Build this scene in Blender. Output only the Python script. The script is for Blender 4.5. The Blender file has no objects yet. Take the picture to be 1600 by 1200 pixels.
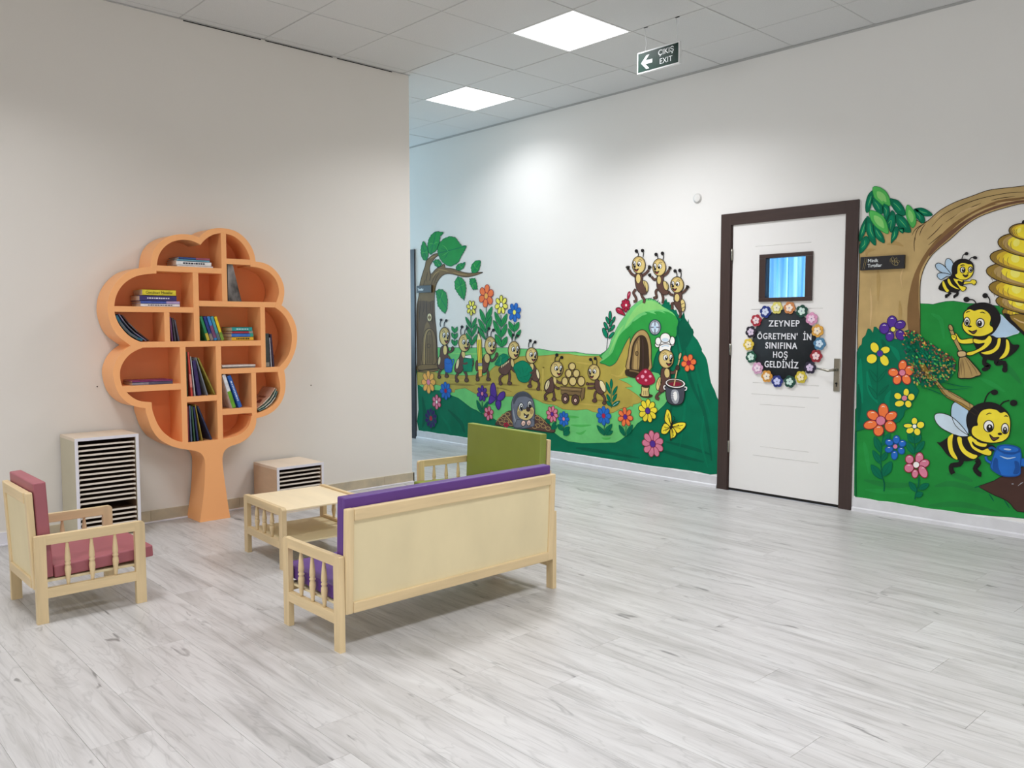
import bpy, bmesh, math, random
from mathutils import Vector, Matrix, Euler
from mathutils.geometry import tessellate_polygon

random.seed(7)
sc = bpy.context.scene
COL = sc.collection
PI = math.pi

# ------------------------------------------------------------------ camera
FPX = 1310.756                      # focal length in pixels of the 1600x1200 frame
YAW, PITCH, ROLL = 0.82291, -0.06948, -0.00052
ZF = 1.30745                        # height of the camera above the floor
CAM = Vector((5.60183, -3.46387, ZF))
_f = Vector((-math.sin(YAW) * math.cos(PITCH), math.cos(YAW) * math.cos(PITCH), math.sin(PITCH)))
_r0 = Vector((math.cos(YAW), math.sin(YAW), 0.0))
_u0 = _r0.cross(_f)
_r = _r0 * math.cos(ROLL) + _u0 * math.sin(ROLL)
_u = -_r0 * math.sin(ROLL) + _u0 * math.cos(ROLL)
cam_data = bpy.data.cameras.new('camera')
cam_data.sensor_width = 36.0
cam_data.lens = 36.0 * FPX / 1600.0
cam_data.clip_start = 0.05
cam = bpy.data.objects.new('camera', cam_data)
COL.objects.link(cam)
cam.matrix_world = Matrix(((_r.x, _u.x, -_f.x, CAM.x), (_r.y, _u.y, -_f.y, CAM.y), (_r.z, _u.z, -_f.z, CAM.z), (0, 0, 0, 1)))
sc.camera = cam

# ------------------------------------------------------------------ light
sc.view_settings.view_transform = 'Standard'
sc.view_settings.look = 'None'
sc.view_settings.exposure = -0.38
sc.view_settings.gamma = 1.0
sc.view_settings.use_curve_mapping = False
PANEL_STRENGTH = 4.0
PANEL_COLOR = (0.985, 0.99, 1.03)

world = bpy.data.worlds.new('world')
sc.world = world
world.use_nodes = True
world.node_tree.nodes['Background'].inputs[0].default_value = (0.75, 0.83, 1.0, 1)
world.node_tree.nodes['Background'].inputs[1].default_value = 0.6

HC = ZF + 2.02893                   # ceiling height 3.336
YB = 2.30369                        # wall with the paintings
XA = -0.0823                        # wall with the bookcase
YC = 0.667                          # outer corner of the bookcase wall

def area(name, loc, size, power, color, rot=(0, 0, 0), size_y=None, spread=180):
    d = bpy.data.lights.new(name, 'AREA')
    d.energy = power; d.color = color; d.size = size; d.spread = math.radians(spread)
    if size_y: d.shape = 'RECTANGLE'; d.size_y = size_y
    o = bpy.data.objects.new(name, d); COL.objects.link(o)
    o.location = loc; o.rotation_euler = rot
    return o
# the hall's other ceiling panels, behind and beside the camera
for i, (x, y, pw) in enumerate([(1.5, -2.7, 30), (4.5, -0.3, 46), (4.5, -2.7, 28), (4.5, -5.1, 34), (1.5, -5.1, 18), (7.5, -0.9, 30), (7.5, -3.9, 24)]):
    area('panel_lamp', (x, y, HC - 0.02), 0.56, pw, PANEL_COLOR, spread=136)
# the two panels in view: an added area lamp under each lit square, spread narrowed
for x, y, pw in ((1.5, 0.9, 47), (-0.3, 1.5, 16)):
    area('panel_lamp', (x, y, HC - 0.003), 0.56, pw, PANEL_COLOR, spread=140)
# daylight from a window at the far end of the corridor, and daylight fill from the unseen hall behind the camera
area('corridor_daylight', (-4.6, 1.5, 1.7), 1.4, 75, (0.5, 0.78, 1.0), (0, -PI / 2, 0), 1.6)
area('hall_daylight_fill', (3.6, -6.9, 1.2), 5.0, 36, (0.97, 0.98, 1.0), (PI / 2, 0, 0), 1.6, 105)
area('side_fill', (8.8, -2.6, 1.2), 3.6, 22, (0.99, 0.98, 1.0), (0, PI / 2, 0), 1.6, 105).rotation_euler = Matrix(((0, 0, 1), (1, 0, 0), (0, 1, 0))).to_euler()  # fill added from the side to brighten the bookcase wall

# ------------------------------------------------------------------ helpers
def lin(h):
    h = h.lstrip('#')
    v = [int(h[i:i + 2], 16) / 255 for i in (0, 2, 4)]
    return tuple(c / 12.92 if c <= 0.04045 else ((c + 0.055) / 1.055) ** 2.4 for c in v)

MATS = {}
def mat(name, hexc, rough=0.6, gain=1.0, var=0.08, scale=6.0, stretch=(1, 1, 1), bump=0.0, bscale=40.0, metal=0.0, spec=0.5, coat=0.0, coord='Object', var2=None):
    if name in MATS: return MATS[name]
    m = bpy.data.materials.new(name); m.use_nodes = True
    nt = m.node_tree; N = nt.nodes; L = nt.links
    b = N['Principled BSDF']
    c = [min(1, x * gain) for x in lin(hexc)]
    tc = N.new('ShaderNodeTexCoord'); mp = N.new('ShaderNodeMapping')
    mp.inputs['Scale'].default_value = stretch
    L.new(tc.outputs[coord], mp.inputs['Vector'])
    nz = N.new('ShaderNodeTexNoise'); nz.inputs['Scale'].default_value = scale
    nz.inputs['Detail'].default_value = 4
    L.new(mp.outputs[0], nz.inputs['Vector'])
    rp = N.new('ShaderNodeValToRGB')
    rp.color_ramp.elements[0].position = 0.3; rp.color_ramp.elements[1].position = 0.7
    lo = [x * (1 - var) for x in c] if var2 is None else [min(1, x * gain) for x in lin(var2)]
    hi = [min(1, x * (1 + var)) for x in c]
    rp.color_ramp.elements[0].color = (*lo, 1); rp.color_ramp.elements[1].color = (*hi, 1)
    L.new(nz.outputs['Fac'], rp.inputs['Fac'])
    L.new(rp.outputs['Color'], b.inputs['Base Color'])
    b.inputs['Roughness'].default_value = rough
    b.inputs['Metallic'].default_value = metal
    b.inputs['Specular IOR Level'].default_value = spec
    b.inputs['Coat Weight'].default_value = coat
    if bump:
        n2 = N.new('ShaderNodeTexNoise'); n2.inputs['Scale'].default_value = bscale; n2.inputs['Detail'].default_value = 3
        L.new(tc.outputs['Object'], n2.inputs['Vector'])
        bp = N.new('ShaderNodeBump'); bp.inputs['Strength'].default_value = bump; bp.inputs['Distance'].default_value = 0.004
        L.new(n2.outputs['Fac'], bp.inputs['Height']); L.new(bp.outputs[0], b.inputs['Normal'])
    MATS[name] = m
    return m

def emit(name, col, strength):
    m = bpy.data.materials.new(name); m.use_nodes = True
    nt = m.node_tree; b = nt.nodes['Principled BSDF']
    b.inputs['Base Color'].default_value = (0.8, 0.8, 0.8, 1)
    b.inputs['Emission Color'].default_value = (*col, 1); b.inputs['Emission Strength'].default_value = strength
    return m

class MB:
    """collects boxes, prisms, lathes and tubes into one mesh"""
    def __init__(s): s.v = []; s.f = []; s.mi = []; s.sm = []
    def add(s, vs, fs, mi=0, smooth=False):
        n = len(s.v); s.v += [tuple(v) for v in vs]
        for f in fs: s.f.append([i + n for i in f]); s.mi.append(mi); s.sm.append(smooth)
        return s
    def box(s, x0, x1, y0, y1, z0, z1, mi=0, M=None, ch=0.0):
        bm = bmesh.new(); bmesh.ops.create_cube(bm, size=1)
        for v in bm.verts:
            v.co = Vector((x0 + (v.co.x + .5) * (x1 - x0), y0 + (v.co.y + .5) * (y1 - y0), z0 + (v.co.z + .5) * (z1 - z0)))
        if ch:
            bmesh.ops.bevel(bm, geom=bm.edges[:], offset=ch, segments=2, profile=0.6, affect='EDGES')
        bm.verts.index_update()
        s.add([(M @ v.co) if M else v.co.copy() for v in bm.verts], [[v.index for v in f.verts] for f in bm.faces], mi)
        bm.free(); return s
    def lathe(s, x, y, prof, n=10, mi=0, smooth=True):
        vs = []; fs = []
        for r, z in prof:
            for k in range(n): a = 2 * PI * k / n; vs.append((x + r * math.cos(a), y + r * math.sin(a), z))
        for j in range(len(prof) - 1):
            for k in range(n): fs.append([j * n + k, j * n + (k + 1) % n, (j + 1) * n + (k + 1) % n, (j + 1) * n + k])
        fs.append(list(range(n))[::-1]); fs.append([(len(prof) - 1) * n + k for k in range(n)])
        return s.add(vs, fs, mi, smooth)
    def tube(s, pts, r, n=8, mi=0):
        vs = []; fs = []; pts = [Vector(p) for p in pts]
        for i, p in enumerate(pts):
            d = (pts[min(i + 1, len(pts) - 1)] - pts[max(i - 1, 0)]).normalized()
            a = d.orthogonal().normalized() if i == 0 else (a - d * a.dot(d)).normalized()
            b = d.cross(a); rr = r[i] if isinstance(r, (list, tuple)) else r
            for k in range(n): t = 2 * PI * k / n; vs.append(p + (a * math.cos(t) + b * math.sin(t)) * rr)
        for j in range(len(pts) - 1):
            for k in range(n): fs.append([j * n + k, j * n + (k + 1) % n, (j + 1) * n + (k + 1) % n, (j + 1) * n + k])
        fs.append(list(range(n))[::-1]); fs.append([(len(pts) - 1) * n + k for k in range(n)])
        return s.add(vs, fs, mi, True)
    def prism(s, loops, to3, d0, d1, mi=0, mside=None):
        """flat outline (first loop) with holes, extruded from d0 to d1; to3(a, b, d) gives the point"""
        flat = [p for l in loops for p in l]; n = len(flat)
        tri = tessellate_polygon([[Vector((a, b, 0)) for a, b in l] for l in loops])
        vs = [to3(a, b, d0) for a, b in flat] + [to3(a, b, d1) for a, b in flat]
        fs = [list(t) for t in tri] + [[i + n for i in reversed(t)] for t in tri]
        s.add(vs, fs, mi)
        o = 0; sides = []
        for l in loops:
            k = len(l)
            for i in range(k): sides.append([o + i, o + (i + 1) % k, o + (i + 1) % k + n, o + i + n])
            o += k
        base = len(s.v) - 2 * n
        for f in sides: s.f.append([i + base for i in f]); s.mi.append(mi if mside is None else mside); s.sm.append(False)
        return s
    def build(s, name, mats, parent=None, loc=None, fix=True, bevel=0.0):
        me = bpy.data.meshes.new(name); me.from_pydata([tuple(v) for v in s.v], [], s.f)
        if not isinstance(mats, (list, tuple)): mats = [mats]
        for m in mats: me.materials.append(m)
        me.polygons.foreach_set('material_index', s.mi); me.polygons.foreach_set('use_smooth', s.sm)
        if fix:
            bm = bmesh.new(); bm.from_mesh(me); bmesh.ops.recalc_face_normals(bm, faces=bm.faces[:]); bm.to_mesh(me); bm.free()
        me.update()
        o = bpy.data.objects.new(name, me); COL.objects.link(o)
        if parent: o.parent = parent
        if loc: o.location = loc
        if bevel:
            b = o.modifiers.new('bevel', 'BEVEL'); b.width = bevel; b.segments = 3; b.limit_method = 'ANGLE'; b.harden_normals = False
            for p in me.polygons: p.use_smooth = True
            w = o.modifiers.new('wn', 'WEIGHTED_NORMAL')
        return o

def tag(o, label=None, cat=None, group=None, kind=None):
    if label: o['label'] = label
    if cat: o['category'] = cat
    if group: o['group'] = group
    if kind: o['kind'] = kind
    return o
def thing(name, label, cat, loc=(0, 0, 0), rz=0.0, group=None):
    o = bpy.data.objects.new(name, None); COL.objects.link(o)
    o.empty_display_size = 0.05
    o.location = loc; o.rotation_euler = (0, 0, rz)
    return tag(o, label, cat, group)
def text_obj(name, txt, size, m, parent, loc, rot, extrude=0.001, bold=0.0, align='CENTER', sx=1.0, space=1.0):
    c = bpy.data.curves.new(name, 'FONT'); c.body = txt; c.size = size; c.extrude = extrude; c.offset = bold; c.space_character = space
    c.align_x = align; c.align_y = 'CENTER'; c.materials.append(m); c.resolution_u = 3
    o = bpy.data.objects.new(name, c)
    me = bpy.data.meshes.new_from_object(o); me.name = name      # lettering as real mesh
    if not me.materials: me.materials.append(m)
    bpy.data.objects.remove(o); o = bpy.data.objects.new(name, me); COL.objects.link(o); o.parent = parent
    o.location = loc; o.rotation_euler = rot; o.scale = (sx, 1, 1)
    return o
def in_view(x, y, z, pad=120):
    d = Vector((x, y, z)) - CAM; zz = d.dot(_f)
    if zz <= 0.1: return False
    u = 800 + FPX * d.dot(_r) / zz; v = 600 - FPX * d.dot(_u) / zz
    return -pad < u < 1600 + pad and -pad < v < 1200 + pad

# ------------------------------------------------------------------ materials
M_wallA = mat('wall_paint_warm', '#e4dfd7', 0.75, var=0.015, scale=1.2, bump=0.05, bscale=60)
M_wallB = mat('wall_paint_cool', '#ecebe7', 0.7, var=0.015, scale=1.0, bump=0.05, bscale=60)
M_tile = mat('ceiling_tile_mineral', '#d6d6d4', 0.9, var=0.05, scale=160, bump=0.12, bscale=220)
M_grid = mat('ceiling_grid_white', '#b9b9b7', 0.5, var=0.02)
M_dark = mat('dark_void', '#15130f', 0.9)
M_wood = {}
for ax, st in (('x', (1.2, 14, 14)), ('y', (14, 1.2, 14)), ('z', (14, 14, 1.2))):
    M_wood[ax] = mat('pine_wood_' + ax, '#dcc498', 0.45, var=0.10, scale=2.2, stretch=st, bump=0.02, bscale=30, spec=0.4)
M_ply = mat('plywood_panel', '#e1d2a9', 0.5, var=0.055, scale=1.6, stretch=(3, 3, 1.5), spec=0.4)
M_ply_top = mat('plywood_table', '#f6e3bb', 0.28, var=0.05, scale=2.0, stretch=(1, 8, 1), spec=0.5)
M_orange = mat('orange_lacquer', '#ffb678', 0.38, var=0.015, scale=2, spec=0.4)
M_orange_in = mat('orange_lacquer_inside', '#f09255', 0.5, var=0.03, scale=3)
M_red_fab = mat('dusty_red_vinyl', '#a25b63', 0.5, var=0.06, scale=5, bump=0.08, bscale=14)
M_purple = mat('purple_vinyl', '#5c3682', 0.45, var=0.06, scale=5, bump=0.08, bscale=14)
M_green_fab = mat('green_vinyl', '#88953e', 0.45, var=0.04, scale=5, bump=0.06, bscale=14)
M_metal = mat('brushed_steel', '#9a978c', 0.35, metal=1.0, var=0.03)
M_frame = mat('dark_brown_veneer', '#3d2d29', 0.4, var=0.12, scale=3, stretch=(20, 20, 1.0))
M_doorw = mat('door_white', '#f0efec', 0.4, var=0.01, scale=1)
M_white = mat('white_laminate', '#e6e4ea', 0.4, var=0.01)
M_black = mat('black_felt', '#20262b', 0.8, var=0.08, scale=40)

# laminate floor
def floor_material():
    m = bpy.data.materials.new('pale_oak_laminate'); m.use_nodes = True
    nt = m.node_tree; N = nt.nodes; L = nt.links; b = N['Principled BSDF']
    geo = N.new('ShaderNodeNewGeometry'); oi = N.new('ShaderNodeObjectInfo')
    mul = N.new('ShaderNodeVectorMath'); mul.operation = 'SCALE'; mul.inputs[0].default_value = (17.3, 9.1, 0)
    L.new(oi.outputs['Random'], mul.inputs['Scale'])
    add = N.new('ShaderNodeVectorMath'); add.operation = 'ADD'
    L.new(geo.outputs['Position'], add.inputs[0]); L.new(mul.outputs[0], add.inputs[1])
    def noise(scale, stretch, detail=5, dist=0.0, rough=0.55):
        mp = N.new('ShaderNodeMapping'); mp.inputs['Scale'].default_value = stretch; L.new(add.outputs[0], mp.inputs['Vector'])
        n = N.new('ShaderNodeTexNoise'); n.inputs['Scale'].default_value = scale; n.inputs['Detail'].default_value = detail
        n.inputs['Distortion'].default_value = dist; n.inputs['Roughness'].default_value = rough
        L.new(mp.outputs[0], n.inputs['Vector']); return n
    def ramp(src, stops):
        r = N.new('ShaderNodeValToRGB'); e = r.color_ramp.elements
        while len(e) < len(stops): e.new(0.5)
        for el, (p, c) in zip(e, stops): el.position = p; el.color = (c, c, c, 1) if not isinstance(c, tuple) else (*c, 1)
        L.new(src.outputs['Fac'], r.inputs['Fac']); return r
    def mult(a, bb, fac=1.0):
        x = N.new('ShaderNodeMix'); x.data_type = 'RGBA'; x.blend_type = 'MULTIPLY'; x.inputs['Factor'].default_value = fac
        L.new(a, x.inputs[6]); L.new(bb, x.inputs[7]); return x.outputs[2]
    base = ramp(noise(1.4, (0.7, 6, 1), 6, 1.2), [(0.28, lin('#b1afac')), (0.5, lin('#c4c2c0')), (0.74, lin('#d2d1cf'))])
    streak = ramp(noise(1.7, (0.55, 10, 1), 4, 2.0), [(0.32, 0.72), (0.45, 1.0)])
    fine = ramp(noise(5, (0.8, 34, 1), 3, 0.6), [(0.32, 0.90), (0.6, 1.0)])
    vein = noise(1.5, (0.8, 5.5, 1), 2, 2.5)
    vr = N.new('ShaderNodeValToRGB'); e = vr.color_ramp.elements; e.new(0.5); e.new(0.5)
    for el, (p, c) in zip(e, [(0.47, 1.0), (0.495, 0.72), (0.503, 0.72), (0.53, 1.0)]): el.position = p; el.color = (c, c, c, 1)
    L.new(vein.outputs['Fac'], vr.inputs['Fac'])
    knot = ramp(noise(3.4, (1.0, 4.2, 1), 2, 0.8), [(0.255, 0.40), (0.315, 1.0)])
    tone = N.new('ShaderNodeMapRange'); L.new(oi.outputs['Random'], tone.inputs['Value']); tone.inputs['To Min'].default_value = 0.985; tone.inputs['To Max'].default_value = 1.0
    c = mult(base.outputs['Color'], streak.outputs['Color'], 0.75)
    c = mult(c, fine.outputs['Color'], 0.5)
    c = mult(c, vr.outputs['Color'], 0.45)
    c = mult(c, knot.outputs['Color'], 0.9)
    c = mult(c, tone.outputs['Result'])
    L.new(c, b.inputs['Base Color'])
    b.inputs['Roughness'].default_value = 0.36; b.inputs['Specular IOR Level'].default_value = 0.45
    bp = N.new('ShaderNodeBump'); bp.inputs['Strength'].default_value = 0.03; bp.inputs['Distance'].default_value = 0.002
    L.new(fine.outputs['Color'], bp.inputs['Height']); L.new(bp.outputs[0], b.inputs['Normal'])
    return m
M_floor = floor_material()

# ------------------------------------------------------------------ setting: floor
X0, X1, Y0 = -4.8, 9.0, -7.2
floor = MB().box(X0, X1, Y0, YB, -0.03, -0.0105).build('floor', mat('floor_underlay', '#8f8c86', 0.8))
tag(floor, kind='structure')
PL, PW = 1.286, 0.193
plank_mesh = None; rest = MB(); n_planks = 0
row = 0; y = YB - PW
rnd = random.Random(3)
while y > Y0 - PW:
    x = X0 - rnd.random() * PL
    while x < X1:
        xc, yc = x + PL / 2, y + PW / 2
        vis = any(in_view(px, py, 0, 0) for px in (x, xc, x + PL) for py in (y, y + PW))
        vis = vis and not (xc < XA - 0.3 and yc < YC - 0.1) and n_planks < 290
        if vis:
            if plank_mesh is None:
                p = MB().box(-PL / 2 + .0004, PL / 2 - .0004, -PW / 2 + .0004, PW / 2 - .0004, -0.0105, 0, ch=0.0006).build('plank', M_floor, floor)
                plank_mesh = p.data
            else:
                p = bpy.data.objects.new('plank', plank_mesh); COL.objects.link(p); p.parent = floor
            p.location = (xc, yc, 0); n_planks += 1
        else:
            rest.box(x + .0004, x + PL - .0004, y + .0004, y + PW - .0004, -0.0105, 0)
        x += PL
    y -= PW; row += 1
tag(rest.build('plank', M_floor, floor), kind='stuff')
print('planks', n_planks)

# ------------------------------------------------------------------ setting: walls
WT = 0.16
DX0, DX1, DH = 1.925, 2.845, 2.09        # leaf opening of the classroom door
wb = MB()
wb.box(X0, -3.35, YB, YB + WT, 0, HC + .1)
wb.box(-3.35, -2.31, YB, YB + WT, 2.14, HC + .1)
wb.box(-2.31, DX0 - .04, YB, YB + WT, 0, HC + .1)
wb.box(DX0 - .04, DX1 + .04, YB, YB + WT, DH + .04, HC + .1)
wb.box(DX1 + .04, X1, YB, YB + WT, 0, HC + .1)
wall_back = tag(wb.build('wall_back', M_wallB), kind='structure')
wa = MB().box(XA - 3.6, XA, Y0, YC, 0, HC + .1)
wall_left = tag(wa.build('wall_left', M_wallA, bevel=0.004), kind='structure')
tag(MB().box(X1, X1 + WT, Y0 - WT, YB + WT, 0, HC + .1).build('wall_right', M_wallA), kind='structure')
tag(MB().box(X0 - WT, X1 + WT, Y0 - WT, Y0, 0, HC + .1).build('wall_front', M_wallA), kind='structure')
tag(MB().box(X0 - WT, X0, YC, YB, 0, HC + .1).build('wall_corridor', M_wallB), kind='structure')

# ceiling: mineral tiles on a thin grid
T = 0.6
ceil = MB().box(X0 - WT, X1 + WT, Y0 - WT, YB + WT, HC + .02, HC + .06).build('ceiling', M_dark)
tag(ceil, kind='structure')
tile_mesh = {}; n_tiles = 0; resttile = MB()
PANELS = [(2, 1), (-1, 2)]
def put_tile(x0, x1, y0, y1, key):
    global n_tiles
    g = 0.0045
    if x1 - x0 < 0.02 or y1 - y0 < 0.02: return
    xc, yc = (x0 + x1) / 2, (y0 + y1) / 2
    vis = any(in_view(px, py, HC, 0) for px in (x0, xc, x1) for py in (y0, yc, y1)) and not (xc < XA and yc < YC)
    if not vis:
        resttile.box(x0 + g, x1 - g, y0 + g, y1 - g, HC, HC + .012); return
    if key not in tile_mesh:
        o = MB().box(-(x1 - x0) / 2 + g, (x1 - x0) / 2 - g, -(y1 - y0) / 2 + g, (y1 - y0) / 2 - g, 0, 0.012, ch=0.002).build('ceiling_tile', M_tile, ceil)
        tile_mesh[key] = o.data
    else:
        o = bpy.data.objects.new('ceiling_tile', tile_mesh[key]); COL.objects.link(o); o.parent = ceil
    o.location = (xc, yc, HC + rnd.random() * 0.0025); n_tiles += 1
for i in range(-8, 15):
    for j in range(-12, 4):
        if (i, j) in PANELS: continue
        x0, x1, y0, y1 = i * T, i * T + T, j * T, min(j * T + T, YB - 0.006)
        if i == -1 and j < 1: continue
        if i < -1 and j < 1: continue
        put_tile(x0, x1, y0, y1, 'full' if j < 3 else 'edge')
for j in range(-12, 1):                    # the narrow row along the bookcase wall
    put_tile(XA + 0.008, 0, j * T, j * T + T, 'narrow')
tag(resttile.build('ceiling_tile', M_tile, ceil), kind='stuff')
for i in range(-8, 16):
    o = MB().box(-0.0075, 0.0075, (Y0 if i >= 0 else YC) - 0, YB, 0, 0.006).build('grid_rail', M_grid, ceil); o.location = (i * T, 0, HC + 0.004)
for j in range(-12, 4):
    o = MB().box(XA if j < 1 + 0 and j * T < YC else X0, X1, -0.0075, 0.0075, 0, 0.006).build('grid_rail', M_grid, ceil); o.location = (0, j * T, HC + 0.0042)
# wall angle trims
tag(MB().box(X0, X1, YB - .018, YB, HC - .003, HC).box(X0, X1, YB - .002, YB, HC - .012, HC).build('trim_1', M_grid), kind='structure')
tag(MB().box(XA, XA + .016, Y0, YC, HC - .003, HC).build('trim_2', M_grid), kind='structure')
for k, (a, b) in enumerate([(-1.17, -0.62), (-0.585, -0.04), (0.0, 0.5)]):  # dark strips drawn in for the shadow gap at the wall top
    tag(MB().box(XA + .0005, XA + .0042, a, b, HC - .0085, HC - .0032).build('trim_%d' % (3 + k), M_dark), kind='structure')

# ceiling light panels
M_diff = emit('lit_diffuser', PANEL_COLOR, PANEL_STRENGTH)
M_lf = mat('lamp_frame_white', '#f0f0ee', 0.4)
for (i, j), lab in zip(PANELS, ('lit square ceiling panel nearer the camera, left of the exit sign', 'lit square ceiling panel beyond the corner of the bookcase wall')):
    t = thing('ceiling_light', lab, 'light', (i * T + T / 2, j * T + T / 2, HC + .002), 0, 'lit ceiling panels')
    h = T / 2 - .004
    f = MB().box(-h, h, -h, -h + .014, -.003, .012).box(-h, h, h - .014, h, -.003, .012).box(-h, -h + .014, -h + .014, h - .014, -.003, .012).box(h - .014, h, -h + .014, h - .014, -.003, .012)
    f.build('frame', M_lf, t)
    MB().box(-h + .014, h - .014, -h + .014, h - .014, 0, .004).build('diffuser', M_diff, t)

# baseboards
def rough_board(name, x0, x1, zt, m, th=0.014, seed=1):
    """plastered skirting on the painted wall: a wavy top edge, slightly uneven face"""
    r = random.Random(seed); n = max(4, int((x1 - x0) / 0.06)); vs = []; fs = []
    for k in range(n + 1):
        x = x0 + (x1 - x0) * k / n; z = zt + r.uniform(-.003, .003); t = th + r.uniform(-.0015, .0015)
        vs += [(x, YB, 0), (x, YB - t - .012, 0), (x, YB - t - .010, .022), (x, YB - t, .03), (x, YB - t, z - .004), (x, YB, z)]
    for k in range(n):
        for j in range(5):
            a = k * 6 + j; fs.append([a, a + 6, a + 7, a + 1])
    fs.append([0, 1, 2, 3, 4, 5]); fs.append([n * 6 + j for j in (5, 4, 3, 2, 1, 0)])
    return tag(MB().add(vs, fs).build(name, m), kind='structure')
M_plaster = mat('skirting_plaster', '#dddde0', 0.6, var=0.06, scale=9, bump=0.15, bscale=30)
rough_board('baseboard_back', -2.225, 1.822, 0.1, M_plaster, seed=4)
rough_board('baseboard_back.001', 2.94, X1, 0.098, M_plaster, seed=5)
M_stone = mat('skirting_stone', '#c6b79a', 0.35, var=0.10, scale=7, var2='#aaa18e')
bb = tag(MB().box(XA, XA + .004, Y0, YC, 0, 0.084).build('baseboard_left', mat('skirting_edge', '#e8e4da', 0.5)), kind='structure')
yy = YC + .012; r5 = random.Random(9)
k = 0
while yy > -4.2:
    L_ = 0.62 if k else 0.30
    mm = M_stone if yy > -1.6 else M_white
    MB().box(XA + .0005, XA + .013, yy - L_ + .0015, yy, 0.0, 0.079 + r5.uniform(-.001, .001), ch=.0012).build('skirting_stone', mm, bb)
    yy -= L_; k += 1
tag(MB().box(XA, XA + .028, Y0, YC, 0, 0.010, ch=.003).build('trim_7', M_white), kind='structure')
tag(MB().box(X0, XA + .013, YC, YC + .013, 0, 0.079).build('baseboard_corridor', M_stone), kind='structure')

# ------------------------------------------------------------------ classroom door
FX0, FX1, FH = 1.826, 2.928, 2.178
door = thing('door_1', 'white classroom door in a dark brown frame, with a small square window', 'door', ((FX0 + FX1) / 2, YB, 0))
door['kind'] = 'structure'; del door['category']; del door['label']
def dm(mb, name, m, par=door, bevel=0, **k):
    for i, v in enumerate(mb.v): mb.v[i] = (v[0] - door.location.x, v[1] - YB, v[2])
    return mb.build(name, m, par, bevel=bevel, **k)
fw = 0.09
dm(MB().box(FX0, FX0 + fw, YB - .018, YB + .02, 0, FH, ch=.002), 'architrave', M_frame)
dm(MB().box(FX1 - fw, FX1, YB - .018, YB + .02, 0, FH, ch=.002), 'architrave', M_frame)
dm(MB().box(FX0 + fw, FX1 - fw, YB - .018, YB + .02, FH - fw, FH, ch=.002), 'architrave', mat('dark_brown_veneer_h', '#3d2d29', 0.4, var=0.12, scale=3, stretch=(1, 20, 20)))
jm = MB().box(FX0 + fw - .0, DX0, YB - .010, YB + WT, 0, DH + .01).box(DX1, FX1 - fw + .012, YB - .010, YB + WT, 0, DH + .01).box(FX0 + fw, FX1 - fw + .012, YB - .010, YB + WT, DH, DH + .03)
dm(jm, 'jamb', M_frame)
WX0, WX1, WZ0, WZ1 = 2.168, 2.597, 1.487, 1.844
LY0, LY1 = YB - .004, YB + .036
leaf = MB()
lx0, lx1, lz0, lz1 = DX0 + .004, DX1 - .003, 0.022, DH - .002
hx0, hx1, hz0, hz1 = WX0 + .02, WX1 - .02, WZ0 + .02, WZ1 - .02
leaf.prism([[(lx0, lz0), (lx1, lz0), (lx1, lz1), (lx0, lz1)], [(hx0, hz0), (hx0, hz1), (hx1, hz1), (hx1, hz0)]], lambda a, b, d: (a, d, b), LY0, LY1)
leaf_o = dm(leaf, 'door_leaf', M_doorw)
dm(MB().box(DX0, DX1, LY0 + .004, LY1, 0.002, .0215), 'threshold_gap', M_dark)
fr = MB(); w = .054
for (a, b, c, d) in ((WX0, WX1, WZ0, WZ0 + .03), (WX0, WX1, WZ1 - .03, WZ1), (WX0, WX0 + w, WZ0 + .03, WZ1 - .03), (WX1 - w, WX1, WZ0 + .03, WZ1 - .03)):
    fr.box(a, b, LY0 - .014, LY0 + .05, c, d, ch=.003)
dm(fr, 'window_frame', M_frame)
gm = bpy.data.materials.new('door_glass'); gm.use_nodes = True
gb = gm.node_tree.nodes['Principled BSDF']; gb.inputs['Transmission Weight'].default_value = 1; gb.inputs['Roughness'].default_value = 0.02; gb.inputs['IOR'].default_value = 1.45
dm(MB().box(WX0 + .03, WX1 - .03, LY0 + .014, LY0 + .018, WZ0 + .02, WZ1 - .02), 'pane', gm)
M_groove = mat('door_groove', '#cfcec9', 0.5)
for (a, b, z, s) in ((2.126, 2.578, 1.910, 1), (2.10, 2.60, 1.432, 1), (2.10, 2.68, 1.432, -1), (2.125, 2.664, .870, -1), (2.117, 2.666, .782, 1), (2.191, 2.56, .705, 1), (2.20, 2.598, .379, -1), (2.139, 2.674, .306, -1)):
    n = 14; pts = []
    for k in range(n + 1):
        t = k / n; pts.append((a + (b - a) * t, LY0 - .0002, z + s * 0.0 * math.sin(PI * t)))
    dm(MB().tube(pts, .0016, 5), 'moulding_line', M_groove)
for z in (0.35, 1.12, 1.86):
    dm(MB().lathe(DX0 + .001, YB - .014, [(.007, z - .045), (.007, z - .002), (.0055, z), (.007, z + .002), (.007, z + .045)], 8), 'hinge', M_metal)
# handle
hp = dm(MB().box(2.776, 2.822, LY0 - .008, LY0, .837, 1.072, ch=.0035), 'handle_plate', M_metal)
hl = MB().tube([(2.799, LY0 - .004, .992), (2.799, LY0 - .05, .992), (2.79, LY0 - .058, .991), (2.76, LY0 - .06, .985), (2.72, LY0 - .06, .993), (2.672, LY0 - .056, .999)], [.010, .010, .010, .009, .0075, .006])
hlo = dm(hl, 'lever', M_metal, par=door)
dm(MB().tube([(2.799, LY0 - .012, .895), (2.799, LY0 - .002, .895)], .008).box(2.797, 2.801, LY0 - .0125, LY0 - .002, .872, .892), 'keyhole', M_dark)
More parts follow.
